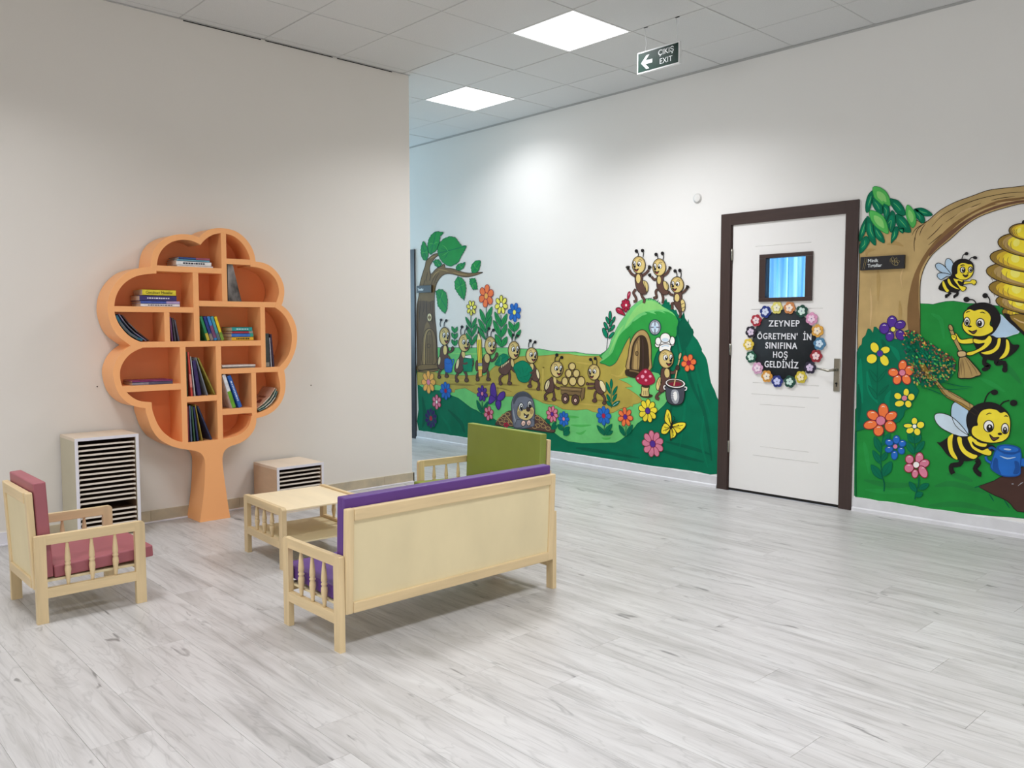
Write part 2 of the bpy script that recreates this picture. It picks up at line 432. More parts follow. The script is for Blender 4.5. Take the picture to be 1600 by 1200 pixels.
# blue curtain behind the pane, daylight behind it
cm = bpy.data.materials.new('blue_curtain'); cm.use_nodes = True
N = cm.node_tree.nodes; L = cm.node_tree.links
for n in list(N): N.remove(n)
out = N.new('ShaderNodeOutputMaterial'); tr = N.new('ShaderNodeBsdfTranslucent'); df = N.new('ShaderNodeBsdfDiffuse'); mx = N.new('ShaderNodeMixShader')
wv = N.new('ShaderNodeTexNoise'); tcn = N.new('ShaderNodeTexCoord'); mpn = N.new('ShaderNodeMapping'); mpn.inputs['Scale'].default_value = (30, 0, 0.6)
rpn = N.new('ShaderNodeValToRGB'); rpn.color_ramp.elements[0].position = .38; rpn.color_ramp.elements[1].position = .62
rpn.color_ramp.elements[0].color = (*lin('#3f9ae0'), 1); rpn.color_ramp.elements[1].color = (*lin('#a8e4fa'), 1)
L.new(tcn.outputs['Object'], mpn.inputs[0]); L.new(mpn.outputs[0], wv.inputs['Vector']); wv.inputs['Scale'].default_value = 1.0
L.new(wv.outputs['Fac'], rpn.inputs[0]); L.new(rpn.outputs[0], tr.inputs[0]); L.new(rpn.outputs[0], df.inputs[0])
mx.inputs[0].default_value = 0.35; L.new(tr.outputs[0], mx.inputs[1]); L.new(df.outputs[0], mx.inputs[2]); L.new(mx.outputs[0], out.inputs[0])
cv = MB(); n = 80; vs = []; fs = []
for k in range(n + 1):
    x = 1.7 + 1.4 * k / n; yo = YB + .42 + .03 * math.sin(k * 1.3) + .012 * math.sin(k * 3.1 + 1)
    vs += [(x, yo, 0.9), (x, yo, 2.3)]
for k in range(n): fs.append([2 * k, 2 * k + 2, 2 * k + 3, 2 * k + 1])
cv.add(vs, fs, smooth=True)
ct = thing('curtain', 'blue curtain seen through the small window of the door', 'curtain', (2.4, YB + .42, 0))
for i, v in enumerate(cv.v): cv.v[i] = (v[0] - 2.4, v[1] - YB - .42, v[2])
cv.build('cloth', cm, ct, fix=False)
MB().tube([(-.8, 0, 2.31), (.8, 0, 2.31)], .012).build('rod', M_metal, ct)
sh = MB().box(1.5, 1.6, YB + WT, YB + 1.4, -.02, 2.6).box(3.2, 3.3, YB + WT, YB + 1.4, -.02, 2.6).box(1.6, 3.2, YB + 1.3, YB + 1.4, -.02, 2.6).box(1.6, 3.2, YB + WT, YB + 1.3, 2.5, 2.6).box(1.6, 3.2, YB + WT, YB + 1.3, -.02, 0)
tag(sh.build('wall_classroom', M_wallB), kind='structure')
area('classroom_daylight', (2.4, YB + .9, 1.6), 1.2, 26, (0.9, 0.97, 1.0), (PI / 2, 0, PI), 1.2).rotation_euler = (-PI / 2, 0, 0)

# far door frame, seen past the corner
d2 = bpy.data.objects.new('door_2', None); COL.objects.link(d2); d2.location = (-2.8, YB, 0); tag(d2, kind='structure')
def d2m(mb, name, m):
    for i, v in enumerate(mb.v): mb.v[i] = (v[0] + 2.8, v[1] - YB, v[2])
    return mb.build(name, m, d2)
M_frame2 = mat('dark_grey_frame', '#33323a', 0.4, var=0.05)
d2m(MB().box(-2.325, -2.238, YB - .018, YB + WT, 0, 2.178, ch=.002), 'architrave', M_frame2)
d2m(MB().box(-3.425, -3.335, YB - .018, YB + WT, 0, 2.178, ch=.002), 'architrave', M_frame2)
d2m(MB().box(-3.335, -2.325, YB - .018, YB + WT, 2.09, 2.178, ch=.002), 'architrave', M_frame2)
d2m(MB().box(-3.335, -2.325, YB + .02, YB + .06, 0.01, 2.09), 'door_leaf', M_doorw)

# ------------------------------------------------------------------ tree bookcase
XF = 0.147                                # front plane
OUT = [(-1.240,0),(-1.225,.090),(-1.211,.179),(-1.200,.290),(-1.195,.388),(-1.201,.429),(-1.220,.460),(-1.245,.477),(-1.284,.490),(-1.328,.500),(-1.372,.513),(-1.421,.535),(-1.460,.560),(-1.489,.583),(-1.513,.614),(-1.538,.661),(-1.556,.720),(-1.567,.762),(-1.568,.787),
(-1.605,.795),(-1.651,.812),(-1.692,.843),(-1.722,.880),(-1.743,.929),(-1.754,.985),(-1.755,1.029),(-1.746,1.066),(-1.726,1.110),(-1.697,1.146),(-1.665,1.172),(-1.646,1.184),(-1.670,1.203),(-1.707,1.232),(-1.736,1.266),(-1.758,1.312),(-1.772,1.370),(-1.775,1.415),(-1.770,1.460),(-1.756,1.510),(-1.730,1.560),(-1.693,1.605),(-1.649,1.640),(-1.598,1.662),(-1.552,1.673),(-1.511,1.678),
(-1.507,1.706),(-1.498,1.755),(-1.479,1.800),(-1.446,1.840),(-1.399,1.872),(-1.346,1.891),(-1.292,1.898),(-1.242,1.896),(-1.196,1.884),(-1.160,1.919),(-1.110,1.945),(-1.047,1.957),(-.958,1.948),(-.893,1.914),(-.844,1.862),(-.816,1.805),(-.805,1.748),(-.756,1.743),(-.699,1.723),(-.649,1.683),(-.613,1.630),(-.596,1.577),(-.596,1.525),(-.608,1.474),(-.618,1.451),(-.586,1.429),(-.553,1.394),(-.522,1.340),(-.504,1.280),(-.502,1.211),(-.516,1.138),(-.546,1.070),(-.580,1.020),(-.608,.993),(-.600,.940),(-.600,.872),(-.612,.813),(-.640,.760),(-.684,.715),(-.738,.686),(-.785,.673),(-.825,.667),
(-.826,.638),(-.839,.596),(-.864,.560),(-.901,.528),(-.943,.507),(-.986,.496),(-1.017,.489),(-1.046,.473),(-1.065,.450),(-1.074,.415),(-1.073,.359),(-1.063,.261),(-1.052,.167),(-1.043,.090),(-1.030,0)]
INN = [(-1.472,1.688),(-1.459,1.749),(-1.429,1.799),(-1.388,1.834),(-1.343,1.854),(-1.293,1.863),(-1.243,1.859),(-1.205,1.846),(-1.186,1.837),(-1.171,1.857),(-1.136,1.888),(-1.092,1.912),(-1.046,1.923),(-1.010,1.921),(-.959,1.909),(-.915,1.881),(-.877,1.838),(-.853,1.790),(-.845,1.757),(-.843,1.711),(-.803,1.709),(-.757,1.700),(-.709,1.680),(-.668,1.643),(-.644,1.598),(-.635,1.549),(-.643,1.505),(-.656,1.475),(-.669,1.437),(-.623,1.406),(-.587,1.366),(-.561,1.316),(-.546,1.266),(-.543,1.212),(-.551,1.157),(-.570,1.103),(-.602,1.058),(-.641,1.019),(-.655,.983),(-.648,.933),(-.642,.896),(-.641,.851),(-.656,.799),(-.688,.758),(-.731,.730),(-.779,.711),(-.825,.700),
(-.860,.685),(-.867,.650),(-.887,.609),(-.923,.577),(-.970,.557),(-1.015,.549),(-1.065,.546),(-1.101,.544),(-1.206,.543),(-1.304,.543),(-1.338,.548),(-1.395,.570),(-1.437,.601),(-1.471,.637),(-1.498,.683),(-1.516,.734),(-1.527,.775),(-1.530,.822),(-1.581,.830),(-1.619,.843),(-1.650,.864),(-1.679,.894),(-1.703,.932),(-1.713,.967),(-1.716,1.003),(-1.713,1.035),(-1.700,1.070),(-1.676,1.107),(-1.645,1.136),(-1.610,1.156),(-1.578,1.167),(-1.577,1.203),(-1.623,1.224),(-1.661,1.252),(-1.690,1.285),(-1.715,1.324),(-1.730,1.364),(-1.736,1.396),(-1.735,1.433),(-1.727,1.477),(-1.709,1.520),(-1.681,1.560),(-1.642,1.593),(-1.596,1.617),(-1.549,1.629),(-1.513,1.635),(-1.476,1.638)]
def crv(P, sharp=0.9):
    """rounder curve through the points, keeping the pointed notches"""
    n = len(P); o = []
    def corner(i):
        a = Vector(P[i]) - Vector(P[i - 1]); b = Vector(P[(i + 1) % n]) - Vector(P[i])
        return a.normalized().dot(b.normalized()) < 0.72
    cs = [corner(i) for i in range(n)]
    for i in range(n):
        p0, p1, p2, p3 = (Vector(P[k % n]) for k in (i - 1, i, i + 1, i + 2))
        if cs[i]: p0 = p1 - (p2 - p1)
        if cs[(i + 1) % n]: p3 = p2 + (p2 - p1)
        for t in (0, 1 / 3, 2 / 3):
            q = 0.5 * ((2 * p1) + (p2 - p0) * t + (2 * p0 - 5 * p1 + 4 * p2 - p3) * t * t + (3 * p1 - p0 - 3 * p2 + p3) * t ** 3)
            o.append((q.x, q.y))
    return o
XBK = XA + .014
shelf = thing('tree_bookcase', 'orange bookcase shaped like a tree with a cloud outline crown and a flared trunk', 'bookcase', (XF - .115, -1.135, 0))
def bc(mb, name, m, bevel=0, par=shelf):
    for i, v in enumerate(mb.v): mb.v[i] = (v[0] - shelf.location.x, v[1] - shelf.location.y, v[2])
    return mb.build(name, m, par, bevel=bevel)
to_x = lambda a, b, d: (d, a, b)
OC = crv(OUT); IC = crv(INN)
# shell outline with the crown cut out; trunk in one with it as in the photograph
bc(MB().prism([OC, IC[::-1]], to_x, XBK, XF), 'crown_and_trunk', M_orange, bevel=.0015)
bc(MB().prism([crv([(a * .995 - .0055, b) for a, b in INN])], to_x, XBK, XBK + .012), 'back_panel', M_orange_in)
e = .0015
def board(y0, y1, z0, z1, name):
    bc(MB().box(XBK + .012, XF - e, y0, y1, z0, z1, ch=.001), name, M_orange)
for y0, y1, z0, z1 in ((-1.478,-1.0475,1.654,1.690),(-1.0115,-.838,1.721,1.758),(-1.745,-1.2435,1.393,1.4285),(-1.2065,-.650,1.4355,1.472),(-1.590,-.7785,1.170,1.2065),(-1.0655,-.640,.983,1.0185),(-1.3035,-1.1015,.807,.8445),(-1.709,-1.3405,.894,.933),(-1.0655,-.8545,.706,.7455)):
    board(y0, y1, z0, z1, 'shelf_board')
for y0, y1, z0, z1 in ((-1.0475,-1.0115,1.472,1.930),(-1.2435,-1.2065,1.2065,1.654),(-1.435,-1.401,1.2065,1.393),(-.778,-.744,1.0185,1.4355),(-1.3405,-1.3035,.540,1.170),(-1.1015,-1.0655,.540,1.170),(-.8545,-.8195,.690,.983)):
    board(y0, y1, z0, z1, 'divider')

# ------------------------------------------------------------------ books
def bmat(hexc): return mat('book_' + hexc.strip('#'), hexc, 0.4, var=0.16, scale=30, spec=0.4)
M_page = mat('paper_edges', '#d8cfbd', 0.8, var=0.12, scale=60, stretch=(1, 1, 8))
def book(label, group, H, D, t, color, M, title=None, band=None):
    """upright book in its own frame: spine at +x, thickness along y from 0 to t, height along z"""
    root = MB().box(-D, 0, 0, .0016, 0, H).box(-D, 0, t - .0016, t, 0, H).box(-.0016, 0, 0, t, 0, H).build('book', bmat(color))
    tag(root, label, 'book', group)
    root.matrix_world = M
    MB().box(-D + .004, -.0017, .0017, t - .0017, .003, H - .003).build('pages', M_page, root)
    if band:
        c, a, b = band
        MB().box(-.0003, .0006, .0006, t - .0006, H * a, H * b).build('spine_band', bmat(c), root)
    if title:
        txt, c, sz = title
        if txt != 'Cocuktan Masallar':              # spine print too small to read: a run of little word marks
            mk = MB(); z_ = H * .2; rq = random.Random(len(label))
            while z_ < H * .8:
                l_ = rq.uniform(.006, .016); mk.box(.0001, .0007, t / 2 - sz * .3, t / 2 + sz * .3, z_, z_ + l_); z_ += l_ + .004
            mk.build('spine_print', bmat(c), root)
        else:
            text_obj('spine_lettering', txt, sz, bmat(c), root, (.0010, t / 2, H * .5), Euler((PI / 2, PI / 2, PI / 2)), .0002)
    return root
def lean(y, z, ang, x=XF - .012, yaw=0.0):
    """foot of the book at (y, z), top tipped by ang degrees towards -y"""
    return Matrix.Translation((x, y, z)) @ Matrix.Rotation(math.radians(ang), 4, 'X') @ Matrix.Rotation(math.radians(yaw), 4, 'Z')
def flat(y0, y1, z, x=XF - .02, yaw=0.0):
    """lying book, spine to the front, from y0 to y1; frame z runs along -y, frame y runs up"""
    R = Matrix(((1, 0, 0, 0), (0, 0, -1, 0), (0, 1, 0, 0), (0, 0, 0, 1)))
    return Matrix.Translation((x, y1, z)) @ Matrix.Rotation(math.radians(yaw), 4, 'Z') @ R
def stack(group, floor_z, items):
    z = floor_z + .0005
    for (lab, y0, y1, t, col, *o) in items:
        kw = o[0] if o else {}
        x = kw.pop('x', XF - .022); yaw = kw.pop('yaw', 0)
        book(lab, group, y1 - y0, kw.pop('D', .17), t, col, flat(y0, y1, z, x, yaw), **kw)
        z += t + .0004
stack('books lying in the top compartment', 1.690, [
    ('thin white book at the bottom of the topmost stack in the tree bookcase', -1.338, -1.098, .010, '#e8e8ea', {'yaw': 1}),
    ('thick white book with black spine lettering in the topmost stack', -1.340, -1.108, .026, '#f0f0ee', {'title': ('MASALLAR', '#3a3a44', .016)}),
    ('pale teal book on the thick white book in the topmost stack', -1.335, -1.118, .012, '#6fa8c0'),
    ('navy and red book on top of the topmost stack', -1.325, -1.118, .013, '#3c5590', {'band': ('#a85a70', .0, .45)})])
stack('books lying in the upper left compartment', 1.4285, [
    ('white book at the bottom of the stack below the yellow book', -1.572, -1.325, .019, '#ecebf0', {'title': ('RENKLER KİTABI', '#505060', .010)}),
    ('blue and lilac book second from the bottom under the yellow book', -1.572, -1.325, .017, '#4d5fae', {'band': ('#b9a2d0', 0, .35)}),
    ('thick dark purple book right under the yellow book', -1.577, -1.345, .034, '#3d3470', {'title': ('ÇOCUKLAR İÇİN', '#e8e4f4', .014)}),
    ('thick yellow book on top of the left stack', -1.556, -1.345, .037, '#e6d23c', {'title': ('Cocuktan Masallar', '#4a4a20', .023), 'x': XF - .03})])
stack('books lying in the lower left compartment', .933, [
    ('grey book lying under the magenta book in the lower left compartment', -1.637, -1.385, .018, '#8a8494', {'band': ('#56506a', .0, .6)}),
    ('thin magenta book lying on a grey book in the lower left compartment', -1.637, -1.385, .010, '#8e3f74')])
stack('magazines lying in the middle right compartment', 1.0185, [
    ('grey magazine lying at the bottom of the middle right compartment', -1.052, -.815, .010, '#8f8a86', {'D': .14}),
    ('white magazine lying on the grey one in the middle right compartment', -1.055, -.812, .011, '#e6e2de', {'D': .14, 'yaw': 2})])
stack('books lying in the centre compartment', 1.2065, [
    ('yellow book at the bottom of the centre stack', -.980, -.822, .024, '#e8b52e', {'title': ('365 GÜN', '#40381c', .018)}),
    ('blue book with a green end in the centre stack', -.980, -.824, .024, '#3f74c8', {'band': ('#3aa08a', 0, .14)}),
    ('red book with a grey end in the centre stack', -.976, -.826, .015, '#b43c4c', {'band': ('#9a9a90', 0, .2)}),
    ('teal book on top of the centre stack', -.976, -.830, .027, '#2f9c98', {'title': ('MASAL DÜNYASI', '#d8f0ee', .010)})])
G = 'books leaning in the centre compartment'
for k, (lab, c, bd, w_) in enumerate([('green book leaning at the left end of the centre row', '#2f8a5a', ('#c8b23c', 0, .3), .020), ('dark blue book leaning second from the left in the centre row', '#2c3a86', ('#8a7f78', 0, .28), .021),
        ('sky blue and maroon book leaning in the middle of the centre row', '#3f86c8', ('#7c4a72', .1, .62), .022), ('teal book leaning left of the yellow book in the centre row', '#4a9aa8', ('#5d6f76', 0, .3), .021),
        ('yellow book leaning at the right end of the centre row', '#eecb28', ('#7a9a3a', 0, .34), .021)]):
    book(lab, G, .165, .15, w_, c, lean(-1.1545 + k * .0246, 1.2076, 17), band=bd)
    if False: pass
def book_row(group, y, z, items):
    """books side by side, each tipped a little further than the one before and touching it at the top"""
    prev = None
    for lab, H_, t, c, a, bd in items:
        if prev:
            pt, pa, ph = prev
            y += pt / math.cos(pa) + min(ph, H_) * max(0, math.tan(math.radians(a)) - math.tan(pa)) + .0012
        book(lab, group, H_, .16, t, c, lean(y, z, a), band=bd)
        prev = (t, math.radians(a), H_)
book_row('dark books leaning in the small left compartment', -1.3885, 1.2072, [
    ('purple thin book leaning against the left side of the small left compartment', .158, .012, '#70406a', 4, None),
    ('dark grey book beside the thin purple book in the small left compartment', .150, .013, '#4c464e', 6, None),
    ('grey book leaning at the right of the small left compartment', .140, .011, '#5f5a66', 10, None)])
G = 'books standing in the upper right compartment'
book('thin black book standing upright in the upper right compartment', G, .244, .17, .007, '#2a2626', lean(-1.0108, 1.4725, 0))
pb = MB().prism([[(-1.0030, 1.4726), (-.909, 1.4726), (-.930, 1.56), (-.9665, 1.7185), (-1.0025, 1.7195)]], to_x, XF - .16, XF - .008).build('book', mat('book_cover_photo', '#8f8884', 0.5, var2='#241f1b', scale=9, stretch=(1, 1.6, .9)))
tag(pb, 'grey picture book fanned open at the foot, in the upper right compartment', 'book', G)
MB().box(XF - .158, XF - .012, -.9985, -.9705, 1.7190, 1.7200).build('pages', M_page, pb)
book_row('books standing in the far right compartment', -.7425, 1.0190, [
    ('dark grey thick book standing in the far right compartment', .235, .030, '#3f4544', 0, ('#8a8478', .02, .14)),
    ('thin white book leaning on the dark grey book in the far right compartment', .205, .008, '#c8c4cc', 3, None),
    ('thin dark purple book outermost in the far right compartment', .230, .012, '#46364a', 4.5, None)])
book_row('books standing in the tall middle compartment', -1.3028, .8450, [
    ('dark green thin book at the left of the tall middle compartment', .292, .012, '#4a5236', 0, None),
    ('red book standing in the tall middle compartment', .290, .015, '#c8493e', 3.2, ('#d88a80', .2, .5)),
    ('thin white book beside the red one in the tall middle compartment', .262, .008, '#d4d4d2', 5, None),
    ('dark purple book in the tall middle compartment', .235, .026, '#3a2c5e', 8, None),
    ('grey book leaning next to the purple one in the tall middle compartment', .262, .009, '#8e939a', 16, None),
    ('large olive picture book leaning furthest right in the tall middle compartment', .270, .012, '#9a8a38', 23.5, None)])
book_row('books standing in the bottom middle compartment', -1.3026, .5446, [
    ('maroon book at the left of the bottom middle compartment', .235, .013, '#7e3038', 0, None),
    ('grey blue book beside the maroon one in the bottom middle compartment', .240, .012, '#56607a', 1.5, None),
    ('dark green book in the bottom middle compartment', .235, .012, '#3c5c44', 3.5, None),
    ('navy book in the bottom middle compartment', .230, .013, '#2e3560', 5.5, None),
    ('yellow edged thin book in the bottom middle compartment', .245, .007, '#b8a04a', 10, None),
    ('dark blue picture book leaning right in the bottom middle compartment', .245, .012, '#343a58', 21, None)])
G = 'books leaning in the lower right square compartment'
book('white book with a green lower half leaning in the square compartment right of the middle', G, .238, .17, .026, '#e6e6ea', lean(-.9900, .7462, 17), band=('#6ca832', .0, .50))
book('blue book leaning on the white and green one', G, .232, .17, .027, '#2f62b4', lean(-.9455, .7466, 19.5), title=('ANSİKLOPEDİ', '#c8d8f4', .016))
# curved magazines slumped along the round sides
def slump(label, group, path, t, depth, col, cover=None, x=XF - .012, dark=False):
    P = [Vector(p) for p in path]; up = []; dn = []
    for i, p in enumerate(P):
        d = (P[min(i + 1, len(P) - 1)] - P[max(i - 1, 0)]).normalized(); n_ = Vector((-d.y, d.x))
        up.append(p + n_ * t / 2); dn.append(p - n_ * t / 2)
    loop = [(p.x, p.y) for p in up] + [(p.x, p.y) for p in reversed(dn)]
    o = MB().prism([loop], to_x, x - depth, x).build('magazine', bmat(col)); tag(o, label, 'magazine', group)
    lp = [(p.x * .9 + q.x * .1, p.y * .9 + q.y * .1) for p, q in zip(up, dn)][1:-1] + [(q.x * .9 + p.x * .1, q.y * .9 + p.y * .1) for p, q in reversed(list(zip(up, dn)))][1:-1]
    MB().prism([lp], to_x, x, x + .0006).build('pages', mat('paper_edges_grey', '#5f6266', .8) if dark else M_page, o)
    return o
G = 'magazines slumped in the left round compartment'
slump('teal magazine slumped against the curved left side', G, [(-1.7215, 1.372), (-1.7025, 1.333), (-1.677, 1.295), (-1.643, 1.258), (-1.600, 1.229), (-1.570, 1.2165)], .015, .18, '#2b6478', dark=True)
slump('lilac grey magazine on the teal one in the left round compartment', G, [(-1.7065, 1.380), (-1.681, 1.338), (-1.650, 1.298), (-1.613, 1.262), (-1.547, 1.2135)], .006, .17, '#77708c', dark=True)
slump('dark brown magazine nearest the inside of the left round compartment', G, [(-1.688, 1.375), (-1.651, 1.325), (-1.601, 1.272), (-1.529, 1.2125)], .006, .17, '#4e342e', dark=True)
G = 'magazines slumped in the right round compartment'
slump('teal grey magazine lowest against the curved right side', G, [(-.796, .7160), (-.750, .7345), (-.706, .7645), (-.6745, .802), (-.6575, .845)], .007, .183, '#5f7c7c')
slump('pale green magazine in the middle of the right round compartment', G, [(-.806, .7245), (-.757, .7475), (-.713, .7815), (-.682, .823), (-.664, .862)], .006, .183, '#98a898')
mg = slump('beige magazine with a brown circle on its cover, on top in the right round compartment', G, [(-.812, .7345), (-.764, .766), (-.719, .806), (-.673, .870)], .006, .183, '#c9a48e')
A_, B_ = Vector((0, -.764, .766)), Vector((0, -.719, .806)); dd = (B_ - A_).normalized(); nn = Vector((0, -dd.z, dd.y))
def on_cover(a, b, c_): v = A_ + dd * a + nn * (.0033 + c_) + Vector((XF - .012 - b, 0, 0)); return tuple(v)
c_ = [(math.cos(q * PI / 10), math.sin(q * PI / 10)) for q in range(20)]
MB().prism([[(.004 + .026 * a, .075 + .03 * b) for a, b in c_]], lambda a, b, d: on_cover(a, b, d), .0002, .0006).build('cover_circle', bmat('#7c3a34'), mg)
MB().prism([[(.048, .04), (.062, .04), (.062, .15), (.048, .15)]], lambda a, b, d: on_cover(a, b, d), .0002, .0006).build('cover_title', bmat('#8a6050'), mg)

# ------------------------------------------------------------------ furniture
SPIN = [(.0070, 0), (.0076, .010), (.0112, .042), (.0140, .066), (.0132, .080), (.0094, .088), (.0132, .0925), (.0132, .0975), (.0094, .102), (.0130, .109), (.0122, .126), (.0090, .160), (.0062, .186), (.0058, .191)]
def side_frame(par, at, axis, L_, zt, spots, tag_=''):
    """two legs, two rails and turned spindles in a plane; axis 'y' runs the frame along y at x=at"""
    def bx(a0, a1, b0, b1, z0, z1, ch=.003):
        return MB().box(b0, b1, a0, a1, z0, z1, ch=ch) if axis == 'y' else MB().box(a0, a1, b0, b1, z0, z1, ch=ch)
    w_, th = .045, .0125
    for s in (-1, 1):
        r_ = .017 if (s < 0 or not tag_) else .005; e_ = s * L_ / 2; i_ = e_ - s * w_
        lp = [(i_, 0), (e_, 0)] + [(e_ - s * (r_ - r_ * math.cos(q * PI / 12)), zt - r_ + r_ * math.sin(q * PI / 12)) for q in range(7)] + [(i_, zt)]
        MB().prism([lp], (lambda a, b, d: (d, a, b)) if axis == 'y' else (lambda a, b, d: (a, d, b)), at - th, at + th).build('leg', M_wood['z'], par, bevel=.0025)
    bx(-L_ / 2 + w_ - .001, L_ / 2 - w_ + .001, at - th + .0005, at + th - .0005, zt - .044, zt - .0002, .002).build('armrest' if tag_ == 'arm' else 'top_rail', M_wood[axis], par)
    bx(-L_ / 2 + w_ - .001, L_ / 2 - w_ + .001, at - th + .0008, at + th - .0008, .110, .154, .002).build('lower_rail', M_wood[axis], par)
    k_ = (zt - .044 - .154) / .191
    for s in spots:
        x, y = (at, s) if axis == 'y' else (s, at)
        MB().lathe(x, y, [(r, .154 + z * k_) for r, z in SPIN], 12).build('spindle', M_wood['z'], par)
def cushion(par, name, x0, x1, y0, y1, z0, z1, m, M=None, r=.012):
    bm = bmesh.new(); bmesh.ops.create_cube(bm, size=1)
    bmesh.ops.subdivide_edges(bm, edges=bm.edges[:], cuts=7, use_grid_fill=True)
    for v in bm.verts:
        c = v.co.copy(); q = Vector((x0 + (c.x + .5) * (x1 - x0), y0 + (c.y + .5) * (y1 - y0), z0 + (c.z + .5) * (z1 - z0)))
        bul = lambda a, b: max(0, 1 - (2 * a) ** 4) * max(0, 1 - (2 * b) ** 4)
        thin = min((x1 - x0, 'x'), (y1 - y0, 'y'), (z1 - z0, 'z'))[1]
        if thin == 'z': q.z += (1 if c.z > 0 else -1) * .004 * bul(c.x, c.y) * (abs(c.z) > .49)
        if thin == 'y': q.y += (1 if c.y > 0 else -1) * .004 * bul(c.x, c.z) * (abs(c.y) > .49)
        v.co = (M @ q) if M else q
    me = bpy.data.meshes.new(name); bm.to_mesh(me); bm.free(); me.materials.append(m)
    for p in me.polygons: p.use_smooth = True
    o = bpy.data.objects.new(name, me); COL.objects.link(o); o.parent = par
    b = o.modifiers.new('b', 'BEVEL'); b.width = r; b.segments = 3; b.limit_method = 'ANGLE'; b.angle_limit = 1.0
    o.modifiers.new('wn', 'WEIGHTED_NORMAL')
    return o
def settee(name, label, cat, loc, rz, W, fabric, D=.465, spots=(-.101, 0, .101), cush=(0, 0)):
    t = thing(name, label, cat, loc, rz)
    for s in (-1, 1): side_frame(t, s * (W / 2 - .0125), 'y', D, .391, spots, 'arm')
    # panelled back between the arms, tipped back a little; the seat faces local -y
    Mb = Matrix.Translation((0, D / 2 + .004, .150)) @ Matrix.Rotation(math.radians(-2.4), 4, 'X')
    h = .432; a = W / 2 - .0265; th = .028
    for s in (-1, 1):
        MB().box(s * a - (.036 if s > 0 else 0), s * a + (.036 if s < 0 else 0), -th, 0, 0, h, M=Mb, ch=.006).build('back_stile', M_wood['z'], t)
    MB().box(-a + .0355, a - .0355, -th + .002, .003, h - .050, h - .001, M=Mb, ch=.004).build('back_rail', M_wood['x'], t)
    MB().box(-a + .0355, a - .0355, -th + .002, .003, .002, .046, M=Mb, ch=.004).build('back_rail', M_wood['x'], t)
    MB().box(-a + .034, a - .034, -th + .008, -.008, .044, h - .048, M=Mb).build('back_panel', M_ply, t)
    # seat board with its front rail
    MB().box(-a, a, -D / 2 + .012, D / 2 - .03, .176, .186, ch=.001).build('seat_board', M_ply, t)
    MB().box(-a, a, -D / 2 + .004, -D / 2 + .024, .150, .186, ch=.002).build('front_rail', M_wood['x'], t)
    c = W / 2 - .032
    Ms = Matrix.Translation((0, D / 2 - .082, .187)) @ Matrix.Rotation(math.radians(-2.4), 4, 'X')
    cushion(t, 'seat_cushion', -c, c, -D + .034, 0, 0, .055, fabric, Ms)
    Mc = Matrix.Translation((0, D / 2 - .027, .192)) @ Matrix.Rotation(math.radians(-2.4), 4, 'X')
    cushion(t, 'back_cushion', -c, c, -.052, 0, 0, .430, fabric, Mc)
    return t
settee('armchair', 'small pine armchair with dusty red cushions, left of the coffee table', 'armchair', (1.3175, -2.3125, 0), PI, .487, M_red_fab)
settee('sofa', 'pine sofa with purple cushions, its panelled back turned to the camera', 'sofa', (2.507, -1.1265, 0), -PI / 2, 1.237, M_purple, spots=(-.095, .0, .095))
settee('loveseat', 'pine loveseat with green cushions standing behind the purple sofa', 'loveseat', (1.458, .108, 0), math.radians(-4.2), .856, M_green_fab)

tb = thing('coffee_table', 'low pine coffee table with spindle sides and a lower shelf', 'table', (1.296, -1.100, 0), math.radians(-3.0))
for s in (-1, 1): side_frame(tb, s * .240, 'x', .517, .336, (-.100, 0, .100))
MB().box(-.2585, .2585, -.2265, .2265, .318, .326, ch=.001).build('tabletop', M_ply_top, tb)
MB().box(-.250, .250, -.2265, .2265, .130, .138, ch=.001).build('lower_shelf', M_ply, tb)
MB().box(-.2, .2, -.2265, -.215, .296, .3178, ch=.001).build('cleat', M_wood['x'], tb)
MB().box(-.2, .2, .215, .2265, .296, .3178, ch=.001).build('cleat', M_wood['x'], tb)

